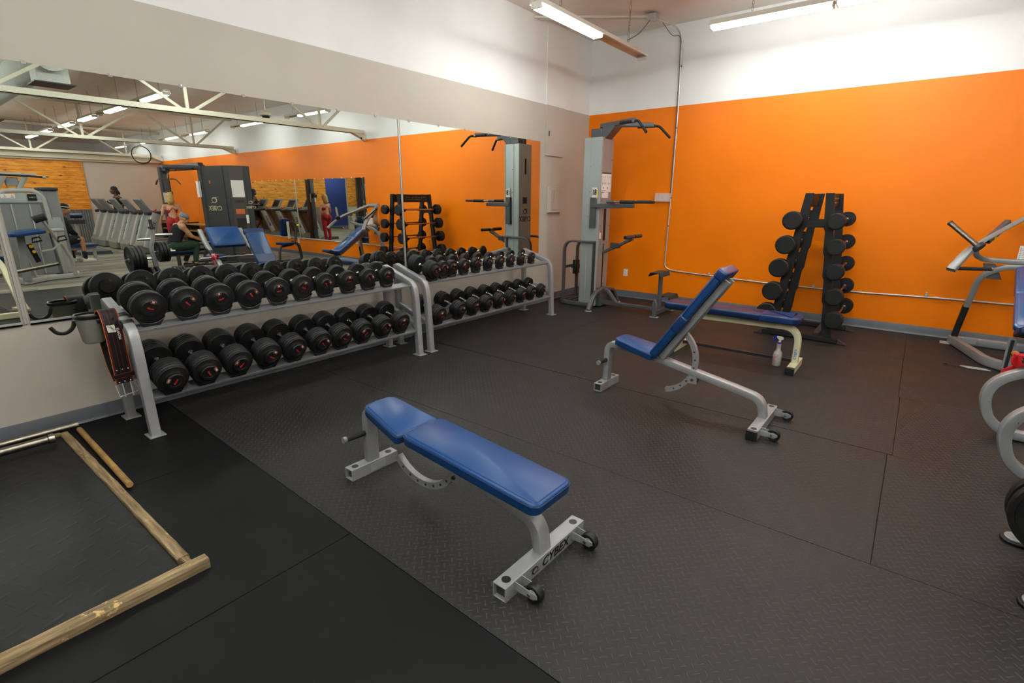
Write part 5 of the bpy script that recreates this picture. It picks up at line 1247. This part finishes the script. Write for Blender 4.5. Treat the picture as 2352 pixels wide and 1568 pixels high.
f, a, d, n_, L = face(C_, D_, .1, .9, .1, 2.30, .008, 'shroud', 'dkgrey')
l_, c, rr = mark('CYBEX', .075, .5, 1.36, .016, 'logo_gold', a, d, n_, L)
swoosh(MB(), c+V(0, 0, .12), rr, (0, 0, 1), .085).build('brand_emblem', 'logo_gold', t, smooth=False)
MB().bb((9.62, -2.42, 1.60), (9.74, -2.36, 1.98)).build('instruction_placard', 'paper', t, bevel=.004)
MB().bar([(9.62, -2.28, .02), (9.62, -2.28, 2.36)], .14, .14, .02, up=(1, 0, 0)).build('corner_post', 'dkgrey', t)
MB().bar([(9.65, -2.28, 2.34), (12.34, -2.22, 2.36)], .12, .16, .015).build('crossover_beam', 'dkgrey', t)
MB().bar([(12.36, -2.22, .02), (12.36, -2.22, 2.40)], .22, .20, .03, up=(1, 0, 0)).build('cable_column', 'dkgrey', t)
MB().bb((12.22, -2.28, .1), (12.26, -2.16, 2.2)).build('column_trim', 'grey', t); MB().bb((12.235, -2.34, 1.45), (12.25, -2.14, 1.72)).build('instruction_placard', 'paper', t)
MB().bb((12.1, -2.5, 0), (12.6, -1.9, .06)).build('column_base', 'dkgrey', t, bevel=.01)
MB().tube([(9.95, -2.95, 2.02), (9.95, -2.93, 2.26)], .006, 6).build('cable', 'oldsteel', t)
MB().bar([(9.75, -2.36, 2.30), (9.95, -3.02, 2.30)], .09, .10, .01).build('pulley_arm', 'dkgrey', t); MB().cyl((9.92, -2.93, 2.22), (9.98, -2.93, 2.22), .05, n=18).build('pulley', 'black_plastic', t)
MB().tube(fillet([(9.95, -3.22, 1.88), (9.95, -3.16, 2.02), (9.95, -2.78, 2.02), (9.95, -2.68, 1.90)], .04), .014, 10).build('pulldown_bar', 'oldsteel', t)
MB().cyl((9.95, -3.22, 1.88), (9.95, -3.175, 1.98), .019, n=12).build('grip', 'foam', t)
MB().tube(fillet([(9.7, -2.45, 2.28), (10.1, -2.55, 2.30), (10.6, -2.5, 2.32), (10.9, -2.42, 2.26)], .1), .016, 10).build('pull_up_bar', 'black', t)
MB().bb((8.80, -2.7, 0), (8.90, -2.10, .05)).bb((9.65, -2.8, 0), (9.75, -2.3, .05)).build('floor_base', 'dkgrey', t, bevel=.006)
t = wthing('adjustable_handle_station', 'dark cable handle block beside the blonde woman in the mirror', 'cable attachment', (12.1, -2.35, 1.3))
MB().bb((12.04, -2.30, 1.60), (12.18, -2.16, 1.75)).build('carriage', 'black_plastic', t, bevel=.02); MB().cyl((12.03, -2.23, 1.72), (12.0, -2.23, 1.72), .02, n=12).build('pull_knob', 'yellow', t)
MB().tube([(12.10, -2.25, 1.62), (12.02, -2.44, 1.30)], .006, 6).build('cable', 'oldsteel', t)

# ---- seated row bench under the seated man
t = wthing('low_row_bench', 'dark framed blue bench under the seated man in green trousers', 'bench', (8.9, -3.2, 0))
MB().pad([(x, y_) for x, y_ in rrect(.30, .62, .05, 6)], .055, (8.9, -3.34, .35), (1, 0, 0), (0, 1, 0), r=.02).build('seat_pad', 'blue_dark', t, angle=60)
MB().bar([(8.9, -3.58, .31), (8.9, -2.58, .31)], .06, .07, .008).build('seat_beam', 'dkgrey', t)
for y_ in (-3.36, -2.78): MB().bar([(8.9, y_, .03), (8.9, y_, .30)], .07, .07, .008, up=(1, 0, 0)).build('leg', 'dkgrey', t)
MB().bar([(8.9, -3.4, .03), (8.9, -2.2, .03)], .07, .06, .008).bar([(8.7, -2.78, .03), (9.1, -2.78, .03)], .06, .06, .008).build('floor_rail', 'dkgrey', t)
MB().pad([(x, y_) for x, y_ in rrect(.34, .20, .05, 6)], .06, (8.9, -2.74, .50), (1, 0, 0), (0, 1, .15), r=.02).build('front_pad', 'blue_dark', t, angle=60); MB().bar([(8.9, -2.74, .32), (8.9, -2.74, .51)], .06, .06, .008, up=(1, 0, 0)).build('pad_post', 'dkgrey', t)

# ---- abdominal / back machine by the orange wall
t = wthing('abdominal_machine', 'dark machine with tall navy back pad against the orange wall in the mirror', 'exercise machine', (8.0, -1.15, 0))
MB().pad([(y_, z_) for y_, z_ in rrect(.25, .44, .05, 6)], .09, (8.0, -1.15, .87), (0, 1, 0), (-.10, 0, 1), r=.025).build('back_pad', 'blue_dark', t, angle=60)
MB().bb((7.885, -1.18, .60), (7.905, -1.12, 1.02)).build('pad_spine', 'cream', t, bevel=.003)
MB().pad([(x, y_) for x, y_ in rrect(.42, .30, .06, 6)], .07, (8.05, -1.20, .44), (1, 0, 0), (0, 1, 0), r=.025).build('seat_pad', 'blue_dark', t, angle=60)
MB().tube(fillet([(7.98, -1.42, .03), (7.98, -1.38, .40), (7.98, -1.0, .45), (7.98, -.92, .62), (7.98, -.90, .95), (7.98, -1.0, 1.02)], .08), .03, 12).build('frame', 'dkgrey', t)
MB().bar(fillet([(8.0, -1.05, .50), (8.0, -.86, .45), (8.0, -.80, .05), (8.0, -1.35, .04)], .1), .06, .06, .01, up=(1, 0, 0)).build('rear_leg', 'dkgrey', t)
MB().bar([(7.75, -1.3, .03), (8.3, -1.3, .03)], .06, .05, .01).build('base', 'dkgrey', t)
MB().cyl((7.92, -.90, .92), (7.88, -.86, .92), .022, n=12).build('adjust_knob', 'yellow', t); MB().cyl((7.9, -1.5, .03), (8.05, -1.38, .03), .02, n=12).build('foot_roller', 'foam', t)

# ---- treadmills
def treadmill(k, x, label):
    t = thing('treadmill', label, 'treadmill', (x, -2.94, 0), 0, 'treadmills along the far wall')
    MB().bb((-.40, .35, .06), (.40, 1.95, .19)).build('deck', 'greygreen', t, bevel=.02)
    MB().bb((-.27, .40, .19), (.27, 1.93, .197)).build('belt', 'blackmark', t)
    w = MB().prism([(0, .02), (.52, .02), (.62, .20), (.38, .33), (.10, .34), (0, .22)], (0, 0, 0), (0, 1, 0), (0, 0, 1), .72); w.build('motor_hood', mat('hood_grey', '77776c', .5) if 'hood_grey' not in bpy.data.materials else bpy.data.materials['hood_grey'], t, bevel=.03)
    MB().bar([(0, .17, .30), (0, .50, 1.12)], .06, .62, .01, up=(1, 0, 0)).build('front_shroud', 'greygreen', t)
    for s_ in (-1, 1):
        u = MB().bar([(s_*.36, .16, .18), (s_*.36, .52, 1.14)], .22, .09, .03, up=(1, 0, 0)).build('upright', 'lightgrey', t)
        if s_ < 0 or True:
            dd = V(0, .36, .96).normalized(); nn = V(s_, 0, 0)
            me = 'MATRIX'
            rr = dd if s_ < 0 else dd
            lettering('MATRIX', .12, V(s_*.4065, .36, .70), dd, nn.cross(dd), m='blackmark', parent=u, bold=.002, name='brand_lettering')
        MB().bar(fillet([(s_*.36, .30, 1.13), (s_*.36, .60, 1.16), (s_*.36, .98, 1.14)], .1), .07, .09, .02).build('handrail', 'dkgrey', t)
    MB().bb((-.36, .42, 1.08), (.36, .66, 1.18)).build('console_base', 'dkgrey', t, bevel=.03)
    d = V(0, -.50, .86).normalized(); c = V(0, .32, 1.36)
    MB().box(c, (.62, .06, .44), Matrix((V(1, 0, 0), V(0, .86, .50), V(0, -.50, .86))).transposed()).build('console', 'greygreen', t, bevel=.03)
    MB().box(c+V(0, .86, .50)*.032, (.42, .004, .28), Matrix((V(1, 0, 0), V(0, .86, .50), V(0, -.50, .86))).transposed()).build('screen', 'screen', t)
    MB().cyl((.12, .62, 1.18), (.12, .70, 1.24), .02, n=12).build('stop_button', 'red', t)
    return t
lab = ['nearest', 'second', 'third', 'fourth', 'farthest']
for k, x in enumerate((13.2, 14.37, 15.5, 16.65, 17.5)): treadmill(k, x, 'grey treadmill of the row along the far wall, %s one%s' % (lab[k], ' with the runner on it' if k == 3 else ''))
for k, x in enumerate((13.4, 14.7)): 
    tt = thing('exercise_bike', 'exercise bike seen small in the second mirror, %s' % ('left one' if k == 0 else 'right one'), 'exercise bike', (x+4.1, -8.3-.6*k, 0), .6, 'exercise bikes in the second mirror')
    MB().bar([(0, -.5, .05), (0, .5, .05)], .08, .07, .01).bar([(0, -.3, .08), (0, .1, .75), (0, .15, 1.0)], .09, .10, .02, up=(1, 0, 0)).build('frame', 'silver', tt)
    MB().ball((0, .2, 1.03), (.14, .17, .05), 16, 8).build('saddle', 'foam', tt); MB().cyl((-.04, -.35, .38), (.04, -.35, .38), .24, n=28).build('flywheel_cover', 'greygreen', tt)
    MB().bar([(0, -.35, .35), (0, -.42, 1.15)], .07, .08, .02, up=(1, 0, 0)).build('console_post', 'dkgrey', tt); MB().tube([(-.22, -.25, 1.1), (-.2, -.42, 1.15), (.2, -.42, 1.15), (.22, -.25, 1.1)], .016, 8).build('handlebar', 'foam', tt)
    MB().cyl((0, -.45, 1.22), (0, -.41, 1.30), .12, n=24).build('display', 'screen', tt)

t = wthing('floor_mat', 'folded grey exercise mat on the carpet in front of the treadmills', 'exercise mat', (14.2, -3.6, 0))
MB().bb((13.8, -4.15, 0), (14.6, -3.38, .05)).build('lower_fold', mat('mat_blue_grey', '474a58', .7), t, bevel=.012); MB().bb((13.8, -4.15, .052), (14.6, -3.40, .10)).build('upper_fold', mat('mat_blue_grey_top', '474a58', .7), t, bevel=.012)
t = wthing('leg_machine', 'grey and blue leg machine the man in the striped hat sits on', 'exercise machine', (12.3, -4.7, 0))
MB().pad([(x, y_) for x, y_ in rrect(.36, .95, .06, 6)], .07, (12.25, -4.55, .36), (1, 0, 0), (0, 1, 0), r=.025).build('seat_pad', 'blue', t, angle=60)
MB().pad([(x, y_) for x, y_ in rrect(.34, .38, .05, 6)], .07, (12.45, -4.66, .80), (1, 0, 0), (0, 1, 0), r=.025).build('thigh_pad', 'blue_dark', t, angle=60)
MB().cyl((12.6, -4.42, 1.12), (12.6, -4.18, 1.12), .06, n=18).build('head_roll', 'blue_dark', t); MB().bar([(12.7, -4.3, .05), (12.7, -4.3, 1.12)], .08, .08, .01, up=(1, 0, 0)).build('mast', 'lightgrey', t)
MB().bar([(12.25, -4.95, .32), (12.25, -4.1, .32)], .07, .08, .01).bar([(12.25, -4.9, .0), (12.25, -4.9, .3)], .07, .07, .01, up=(0, 1, 0)).bar([(12.25, -4.15, .0), (12.25, -4.15, .3)], .07, .07, .01, up=(0, 1, 0)).bar([(12.25, -4.5, .04), (12.75, -4.5, .04)], .07, .07, .01).build('frame', 'lightgrey', t)
pl = MB().bb((12.50, -4.50, .92), (12.53, -4.15, 1.03)).build('name_panel', 'dkgrey', t, bevel=.005)
t = wthing('wall_shelf_rack', 'low dark and orange slatted rack at the wall behind the near treadmill', 'rack', (16, -.4, 0))
for k in range(3): MB().bb((13.6, -.6, .22+.22*k), (18.2, -.2, .26+.22*k)).build('shelf', 'wood_stick', t, bevel=.004)
for x_ in (13.62, 15.9, 18.18): MB().bb((x_-.03, -.62, 0), (x_+.03, -.18, .74)).build('frame', 'dkgrey', t)

# ================================================================ PEOPLE
def body(parent, parts, skin, voxel=.010):
    w = MB()
    for p in parts:
        if p[0] == 'c': w.cap(p[1], p[2], p[3], p[4], 16)
        else: w.ball(p[1], p[2], 20, 14, p[3] if len(p) > 3 else None)
    o = w.build('body', skin, parent)
    r = o.modifiers.new('remesh', 'REMESH'); r.mode = 'VOXEL'; r.voxel_size = voxel; r.use_smooth_shade = True
    s_ = o.modifiers.new('smooth', 'SMOOTH'); s_.factor = .5; s_.iterations = 3
    return o
def cloth(parent, name, parts, m, voxel=.011, it=3):
    w = MB()
    for p in parts:
        if p[0] == 'c': w.cap(p[1], p[2], p[3], p[4], 16)
        else: w.ball(p[1], p[2], 20, 14, p[3] if len(p) > 3 else None)
    o = w.build(name, m, parent); r = o.modifiers.new('remesh', 'REMESH'); r.mode = 'VOXEL'; r.voxel_size = voxel; r.use_smooth_shade = True
    s_ = o.modifiers.new('smooth', 'SMOOTH'); s_.factor = .5; s_.iterations = it
    return o
def head(c, f, s=1.0):
    """head parts: c = centre, f = facing direction"""
    f = V(f).normalized(); r = f.cross(V(0, 0, 1)).normalized(); u = r.cross(f).normalized()
    R = Matrix((r, f, u)).transposed(); c = V(c)
    P = lambda a, b, z: c+r*a*s+f*b*s+u*z*s
    out = [('b', P(0, -.01, .02), (.074*s, .092*s, .098*s), R), ('b', P(0, .025, -.055), (.058*s, .066*s, .066*s), R), ('b', P(0, .055, -.098), (.030*s, .028*s, .022*s), R)]
    out += [('c', P(0, .088, .008), P(0, .110, -.030), .009*s, .014*s), ('b', P(0, .088, -.062), (.026*s, .012*s, .008*s), R), ('b', P(0, .088, -.074), (.022*s, .012*s, .008*s), R)]
    for q in (-1, 1): out += [('b', P(q*.076, -.002, -.012), (.010*s, .020*s, .032*s), R), ('b', P(q*.034, .072, -.022), (.022*s, .016*s, .018*s), R), ('c', P(q*.016, .086, .028), P(q*.050, .074, .028), .009*s, .007*s)]
    return out, P, R
def eyes(parent, P):
    for q in (-1, 1):
        e = MB().ball(P(q*.032, .083, .006), .0105, 10, 8).build('eye', 'cl_white', parent); MB().ball(P(q*.032, .0905, .006), .0055, 8, 6).build('iris', 'blackmark', e)
        MB().tube([P(q*.016, .094, .030), P(q*.034, .093, .036), P(q*.052, .080, .030)], .0035, 6).build('eyebrow', 'dreads', parent)
    MB().tube([P(-.022, .096, -.068), P(0, .101, -.066), P(.022, .096, -.068)], .0028, 6).build('mouth_line', mat('lip', '8a4a42', .6) if 'lip' not in bpy.data.materials else bpy.data.materials['lip'], parent)
def hand(wr, d, palm_n, s=1.0, curl=.5):
    """palm + five bent fingers, d = pointing direction, palm_n = palm normal"""
    d = V(d).normalized(); n = V(palm_n); n = (n-d*n.dot(d)).normalized(); r = d.cross(n); wr = V(wr)
    R = Matrix((r, d, n)).transposed(); out = [('b', wr+d*.048*s, (.040*s, .055*s, .016*s), R), ('c', wr-d*.01, wr+d*.03*s, .026*s, .024*s)]
    for k, (off, L) in enumerate(((-.030, .070), (-.010, .080), (.011, .074), (.030, .058))):
        a = wr+d*.088*s+r*off*s; q0 = d*math.cos(curl*.6)+n*math.sin(curl*.6); q1 = d*math.cos(curl*1.5)+n*math.sin(curl*1.5); q2 = d*math.cos(curl*2.4)+n*math.sin(curl*2.4)
        b = a+q0*L*.45*s; c = b+q1*L*.32*s; e = c+q2*L*.25*s
        out += [('c', a, b, .0095*s, .009*s), ('c', b, c, .009*s, .0085*s), ('c', c, e, .0085*s, .0075*s)]
    a = wr+d*.02*s-r*.030*s; b = a-r*.030*s+d*.032*s+n*.012*s; c = b+d*.028*s+n*.014*s
    out += [('c', a, b, .014*s, .011*s), ('c', b, c, .0105*s, .009*s)]
    return out
def shoe(parent, heel, toe, up, m='cl_black', sole='cl_white'):
    heel = V(heel); toe = V(toe); d = (toe-heel).normalized(); L = (toe-heel).length; up = V(up); r = d.cross(up).normalized(); up = r.cross(d)
    out = []
    poly = [(-.038, .02), (-.030, 0), (0, -.012), (.030, 0), (.038, .02), (.036, L*.45), (.046, L*.72), (.036, L*.93), (.0, L*1.0), (-.036, L*.93), (-.046, L*.72), (-.036, L*.45)]
    s_ = MB().prism(poly, heel+up*.012, r, d, .024).build('sole', sole, parent, bevel=.004)
    w = MB(); R = Matrix((r, d, up)).transposed()
    w.ball(heel+d*.055+up*.055, (.036, .055, .048), 16, 12, R).ball(heel+d*L*.62+up*.042, (.042, L*.34, .034), 16, 12, R).cap(heel+d*.06+up*.05, heel+d*L*.55+up*.05, .038, .032)
    o = w.build('shoe', m, parent); rm = o.modifiers.new('remesh', 'REMESH'); rm.mode = 'VOXEL'; rm.voxel_size = .008; rm.use_smooth_shade = True
    s_.parent = o
    w = MB()
    for k in range(4): w.tube([heel+d*(L*.40+k*.022)+up*(.082-.004*k)-r*.022, heel+d*(L*.40+k*.022)+up*(.088-.004*k), heel+d*(L*.40+k*.022)+up*(.082-.004*k)+r*.022], .0028, 5)
    w.build('laces', 'cl_white', o)
    return o

# --- seated man in grey beanie, facing the orange wall (+y), leaning on the front pad
t = wthing('person', 'seated person in grey beanie, black tank top and dark green trousers leaning forward', 'person', (8.9, -3.3, 0))
hip = V(8.9, -3.42, .49); chest = V(8.9, -3.27, .86); neck = V(8.9, -3.20, 1.00); hc = V(8.9, -3.115, 1.115)
hp_, P, R = head(hc, (0, 1, -.45))
sh = {q: V(8.9+q*.19, -3.235, .945) for q in (-1, 1)}; el = {-1: V(8.70, -3.08, .72), 1: V(9.08, -3.06, .74)}; wr = {-1: V(8.83, -2.86, .615), 1: V(8.97, -2.84, .62)}
kn = {-1: V(8.76, -2.985, .52), 1: V(9.05, -3.00, .52)}; an = {-1: V(8.74, -3.06, .11), 1: V(9.05, -3.16, .11)}
parts = hp_+[('c', neck, hc+V(0, -.02, -.05), .058, .054), ('c', hip+V(0, .02, .04), V(8.9, -3.36, .66), .125, .125), ('c', V(8.9, -3.36, .66), chest, .125, .140), ('c', sh[-1], sh[1], .075, .075), ('b', chest+V(0, .02, .01), (.175, .11, .13)), ('c', chest, neck, .11, .06)]
for q in (-1, 1):
    parts += [('c', sh[q], el[q], .060, .044), ('c', el[q], wr[q], .043, .027), ('c', hip+V(q*.09, 0, 0), kn[q], .092, .060), ('c', kn[q], an[q], .056, .038)]
    parts += hand(wr[q], (0, .9, -.35), (0, -.2, -1), 1., .55)
bd_ = body(t, parts, 'skin1'); eyes(bd_, P)
tank = [('c', hip+V(0, .0, .03), V(8.9, -3.365, .66), .135, .134), ('c', V(8.9, -3.365, .66), chest, .134, .148), ('b', chest+V(0, .01, .0), (.182, .122, .125))]
for q in (-1, 1): tank += [('c', chest+V(q*.09, -.02, .06), V(8.9+q*.115, -3.235, .985), .060, .040)]
cloth(bd_, 'tank_top', tank, 'cl_black')
pants = [('c', hip+V(-.06, 0, 0), hip+V(.06, 0, 0), .135, .135)]
for q in (-1, 1): pants += [('c', hip+V(q*.09, 0, 0), kn[q], .108, .078), ('c', kn[q], an[q]+V(0, 0, .05), .076, .052)]
cloth(bd_, 'trousers', pants, 'cl_green')
f_ = V(0, 1, -.45).normalized(); u_ = V(1, 0, 0).cross(f_)
cloth(bd_, 'beanie', [('b', P(0, -.014, .055), (.086, .102, .082), R), ('c', P(0, -.05, .075), P(0, -.075, .105), .065, .035)], 'cl_grey', .006)
MB().tube([P(.083*math.sin(a), -.004+.100*math.cos(a), .040) for a in [2*PI*k/24 for k in range(24)]], .012, 8, closed=True, up=tuple(u_)).build('beanie_cuff', 'cl_grey', bd_)
for q in (-1, 1): shoe(bd_, an[q]+V(0, -.07, -.108), an[q]+V(0, .21, -.108), (0, 0, 1), 'cl_black', 'cl_white')
tag(MB().ball((8.72, -3.60, .43), (.06, .09, .05), 14, 10).build('rolled_towel', 'cl_white'), 'small rolled white towel behind the seated man on the bench', 'towel')

# --- blonde woman standing with her back to the mirror
t = wthing('person', 'standing blonde person in red crop top and red leggings, seen from behind', 'person', (11.72, -2.36, 0))
cx_, cy_ = 11.74, -2.37
FWD = V(.93, .10, 0).normalized(); RT = FWD.cross(V(0, 0, 1))
def Q(a, b, z): return V(cx_, cy_, 0)+RT*a+FWD*b+V(0, 0, z)
hp_, P, R = head(Q(0, .02, 1.60), FWD, .95)
parts = hp_+[('c', Q(0, 0, 1.38), Q(0, .01, 1.55), .048, .046), ('c', Q(0, 0, .98), Q(0, .0, 1.12), .118, .098), ('c', Q(0, 0, 1.12), Q(0, 0, 1.28), .098, .108), ('c', Q(-.145, 0, 1.36), Q(.145, 0, 1.36), .050, .050), ('b', Q(0, .0, 1.29), (.10, .145, .11)), ('c', Q(0, 0, 1.30), Q(0, 0, 1.40), .09, .05)]
for q in (-1, 1):
    e_ = Q(q*.235, .06 if q > 0 else .02, 1.12); w_ = Q(q*.245, .25 if q > 0 else .10, .98 if q > 0 else .90); s_ = Q(q*.165, 0, 1.36)
    parts += [('c', s_, e_, .044, .034), ('c', e_, w_, .034, .022)]+hand(w_, (w_-e_), (-q*RT.x, -q*RT.y, 0), .9, .5)
    parts += [('c', Q(q*.085, 0, .92), Q(q*.09, .01, .50), .095, .056), ('c', Q(q*.09, .0, .50), Q(q*.09, -.02, .09), .054, .034), ('b', Q(q*.075, -.06, .93), (.085, .085, .10))]
bd_ = body(t, parts, 'skin2'); eyes(bd_, P)
leg = [('c', Q(-.05, 0, .98), Q(.05, 0, .98), .122, .122)]
for q in (-1, 1): leg += [('c', Q(q*.085, 0, .92), Q(q*.09, .01, .50), .103, .063), ('c', Q(q*.09, 0, .50), Q(q*.09, -.02, .12), .061, .042), ('b', Q(q*.075, -.065, .93), (.092, .092, .105))]
cloth(bd_, 'leggings', leg, 'cl_red')
cloth(bd_, 'crop_top', [('c', Q(-.055, 0, 1.235), Q(.055, 0, 1.235), .088, .088), ('b', Q(0, .04, 1.25), (.125, .13, .06))], 'cl_red', .010)
for q in (-1, 1): MB().tube([Q(q*.10, .03, 1.40), Q(q*.07, -.045, 1.37), Q(-q*.02, -.105, 1.30), Q(-q*.075, -.105, 1.23)], .009, 8).build('strap', 'cl_red', bd_)
hair = [('b', P(0, -.025, .03), (.092, .10, .10), R), ('c', P(0, -.06, .02), P(0, -.085, -.12), .080, .080), ('c', P(-.04, -.08, -.12), P(-.055, -.085, -.18), .062, .030), ('c', P(.04, -.08, -.12), P(.055, -.085, -.19), .062, .028), ('c', P(0, -.09, -.12), P(0, -.092, -.19), .060, .030)]
cloth(bd_, 'hair', hair, 'blonde', .008)
for q in (-1, 1): shoe(bd_, Q(q*.09, -.07, .0), Q(q*.09, .17, .0), (0, 0, 1), 'cl_white', 'cl_white')

# --- runner with dark locks on the treadmill (faces -y)
t = wthing('person', 'running person with dark locks and black vest on a treadmill in the distance', 'person', (16.65, -2.28, .2))
def Q(a, b, z): return V(16.65+a, -2.26-b, z+.20)
hp_, P, R = head(Q(0, .06, 1.60), (0, -1, 0))
parts = hp_+[('c', Q(0, 0, 1.38), Q(0, .03, 1.55), .056, .052), ('c', Q(0, 0, .98), Q(0, .02, 1.25), .125, .14), ('c', Q(-.16, .01, 1.38), Q(.16, .01, 1.38), .062, .062), ('b', Q(0, .01, 1.29), (.17, .11, .13))]
for q in (-1, 1):
    s_ = Q(q*.20, 0, 1.38); e_ = Q(q*.25, -.20 if q < 0 else -.02, 1.13); w_ = Q(q*.20, .05 if q < 0 else .20, 1.12 if q < 0 else 1.20)
    parts += [('c', s_, e_, .055, .040), ('c', e_, w_, .040, .026)]+hand(w_, (w_-e_), (-q, 0, 0), 1., 1.0)
    k_ = Q(q*.10, .25 if q > 0 else -.05, .55); a_ = Q(q*.10, .05 if q > 0 else -.40, .18 if q > 0 else .22)
    parts += [('c', Q(q*.10, 0, .92), k_, .092, .06), ('c', k_, a_, .056, .036)]
bd_ = body(t, parts, 'skin3', .012); eyes(bd_, P)
cloth(bd_, 'vest', [('c', Q(0, 0, .98), Q(0, .02, 1.25), .135, .15), ('b', Q(0, .01, 1.29), (.175, .12, .12)), ('c', Q(-.09, .0, 1.33), Q(-.10, 0, 1.41), .06, .045), ('c', Q(.09, 0, 1.33), Q(.10, 0, 1.41), .06, .045)], 'cl_black')
sh_ = []
for q in (-1, 1): sh_ += [('c', Q(q*.10, 0, .92), Q(q*.10, .12 if q > 0 else -.03, .72), .108, .098)]
cloth(bd_, 'shorts', sh_+[('c', Q(-.05, 0, .98), Q(.05, 0, .98), .13, .13)], 'cl_black')
rd = random.Random(9); loc = [('b', P(0, -.02, .05), (.088, .10, .088), R)]
for k in range(18):
    a = math.radians(100+160*k/17*1.0+rd.uniform(-6, 6)); x0 = .08*math.cos(a-PI/2+.0); 
    b0 = P(.085*math.sin(a), .085*math.cos(a)-.01, .05); b1 = P(.12*math.sin(a)+rd.uniform(-.02, .02), .14*math.cos(a)-.02, -.10+rd.uniform(-.05, .03)); loc.append(('c', b0, b1, .016, .012))
cloth(bd_, 'hair', loc, 'dreads', .007, 1)
for q in (-1, 1): a_ = Q(q*.10, .05 if q > 0 else -.40, .10 if q > 0 else .14); shoe(bd_, a_+V(0, .07, -.10 if q > 0 else .0), a_+V(0, -.20, -.10 if q > 0 else -.12), (0, 0, 1), 'cl_black', 'cl_white')

# --- seated man in striped beanie
t = wthing('person', 'seated person in striped dark beanie, black top and white trainers behind the grey machine', 'person', (12.2, -4.6, 0))
hip = V(12.2, -4.78, .52); chest = V(12.15, -4.70, .95); neck = V(12.12, -4.66, 1.12); hc = V(12.05, -4.60, 1.30)
hp_, P, R = head(hc, (-.45, .85, -.15))
parts = hp_+[('c', neck, hc+V(.02, -.02, -.06), .060, .054), ('c', hip+V(0, 0, .05), chest, .135, .145), ('c', V(11.95, -4.70, 1.06), V(12.33, -4.66, 1.06), .07, .07), ('b', chest, (.18, .12, .14))]
kn = {-1: V(12.02, -4.40, .56), 1: V(12.38, -4.42, .56)}; an = {-1: V(11.95, -4.42, .11), 1: V(12.35, -4.58, .11)}
for q in (-1, 1):
    s_ = V(12.14+q*.20, -4.68, 1.06); e_ = V(12.14+q*.25, -4.60, .80); w_ = V(12.18+q*.16, -4.47, .67)
    parts += [('c', s_, e_, .06, .046), ('c', e_, w_, .044, .028), ('c', hip+V(q*.1, 0, 0), kn[q], .095, .062), ('c', kn[q], an[q], .058, .040)]+hand(w_, (0, .7, -.5), (0, -.3, -1), 1., .5)
bd_ = body(t, parts, 'skin4', .012); eyes(bd_, P)
cloth(bd_, 'top', [('c', hip+V(0, 0, .05), chest, .148, .156), ('b', chest, (.192, .13, .15)), ('c', V(11.95, -4.70, 1.06), V(12.33, -4.66, 1.06), .078, .078)]+[('c', V(12.14+q*.20, -4.68, 1.06), V(12.14+q*.25, -4.60, .80), .070, .056) for q in (-1, 1)]+[('c', V(12.14+q*.25, -4.60, .80), V(12.18+q*.16, -4.48, .68), .056, .036) for q in (-1, 1)], 'cl_black')
cloth(bd_, 'shorts', [('c', hip+V(-.06, 0, 0), hip+V(.06, 0, 0), .14, .14)]+[('c', hip+V(q*.1, 0, 0), hip.lerp(kn[q], .85), .110, .088) for q in (-1, 1)], 'cl_black')
for q in (-1, 1): MB().tube([hip.lerp(kn[q], .1)+V(q*.10, 0, .02), hip.lerp(kn[q], .85)+V(q*.085, 0, .02)], .012, 8).build('side_stripe', 'cl_white', bd_)
for q in (-1, 1): MB().cap(an[q]+V(0, 0, .12), an[q]+V(0, 0, -.02), .048, .044).build('sock', 'cl_black', bd_)
cloth(bd_, 'beanie', [('b', P(0, -.012, .055), (.088, .104, .088), R)], 'cl_black', .007)
f_ = V(-.45, .85, -.15).normalized(); r_ = f_.cross(V(0, 0, 1)).normalized(); u_ = r_.cross(f_)
MB().tube([P(.086*math.sin(a), -.01+.102*math.cos(a), .060) for a in [2*PI*k/24 for k in range(24)]], .009, 8, closed=True, up=tuple(u_)).build('beanie_stripe', 'cl_white', bd_)
for q in (-1, 1): shoe(bd_, an[q]+V(0, -.07, -.108), an[q]+V(-.04, .22, -.108), (0, 0, 1), 'cl_white', 'cl_white')
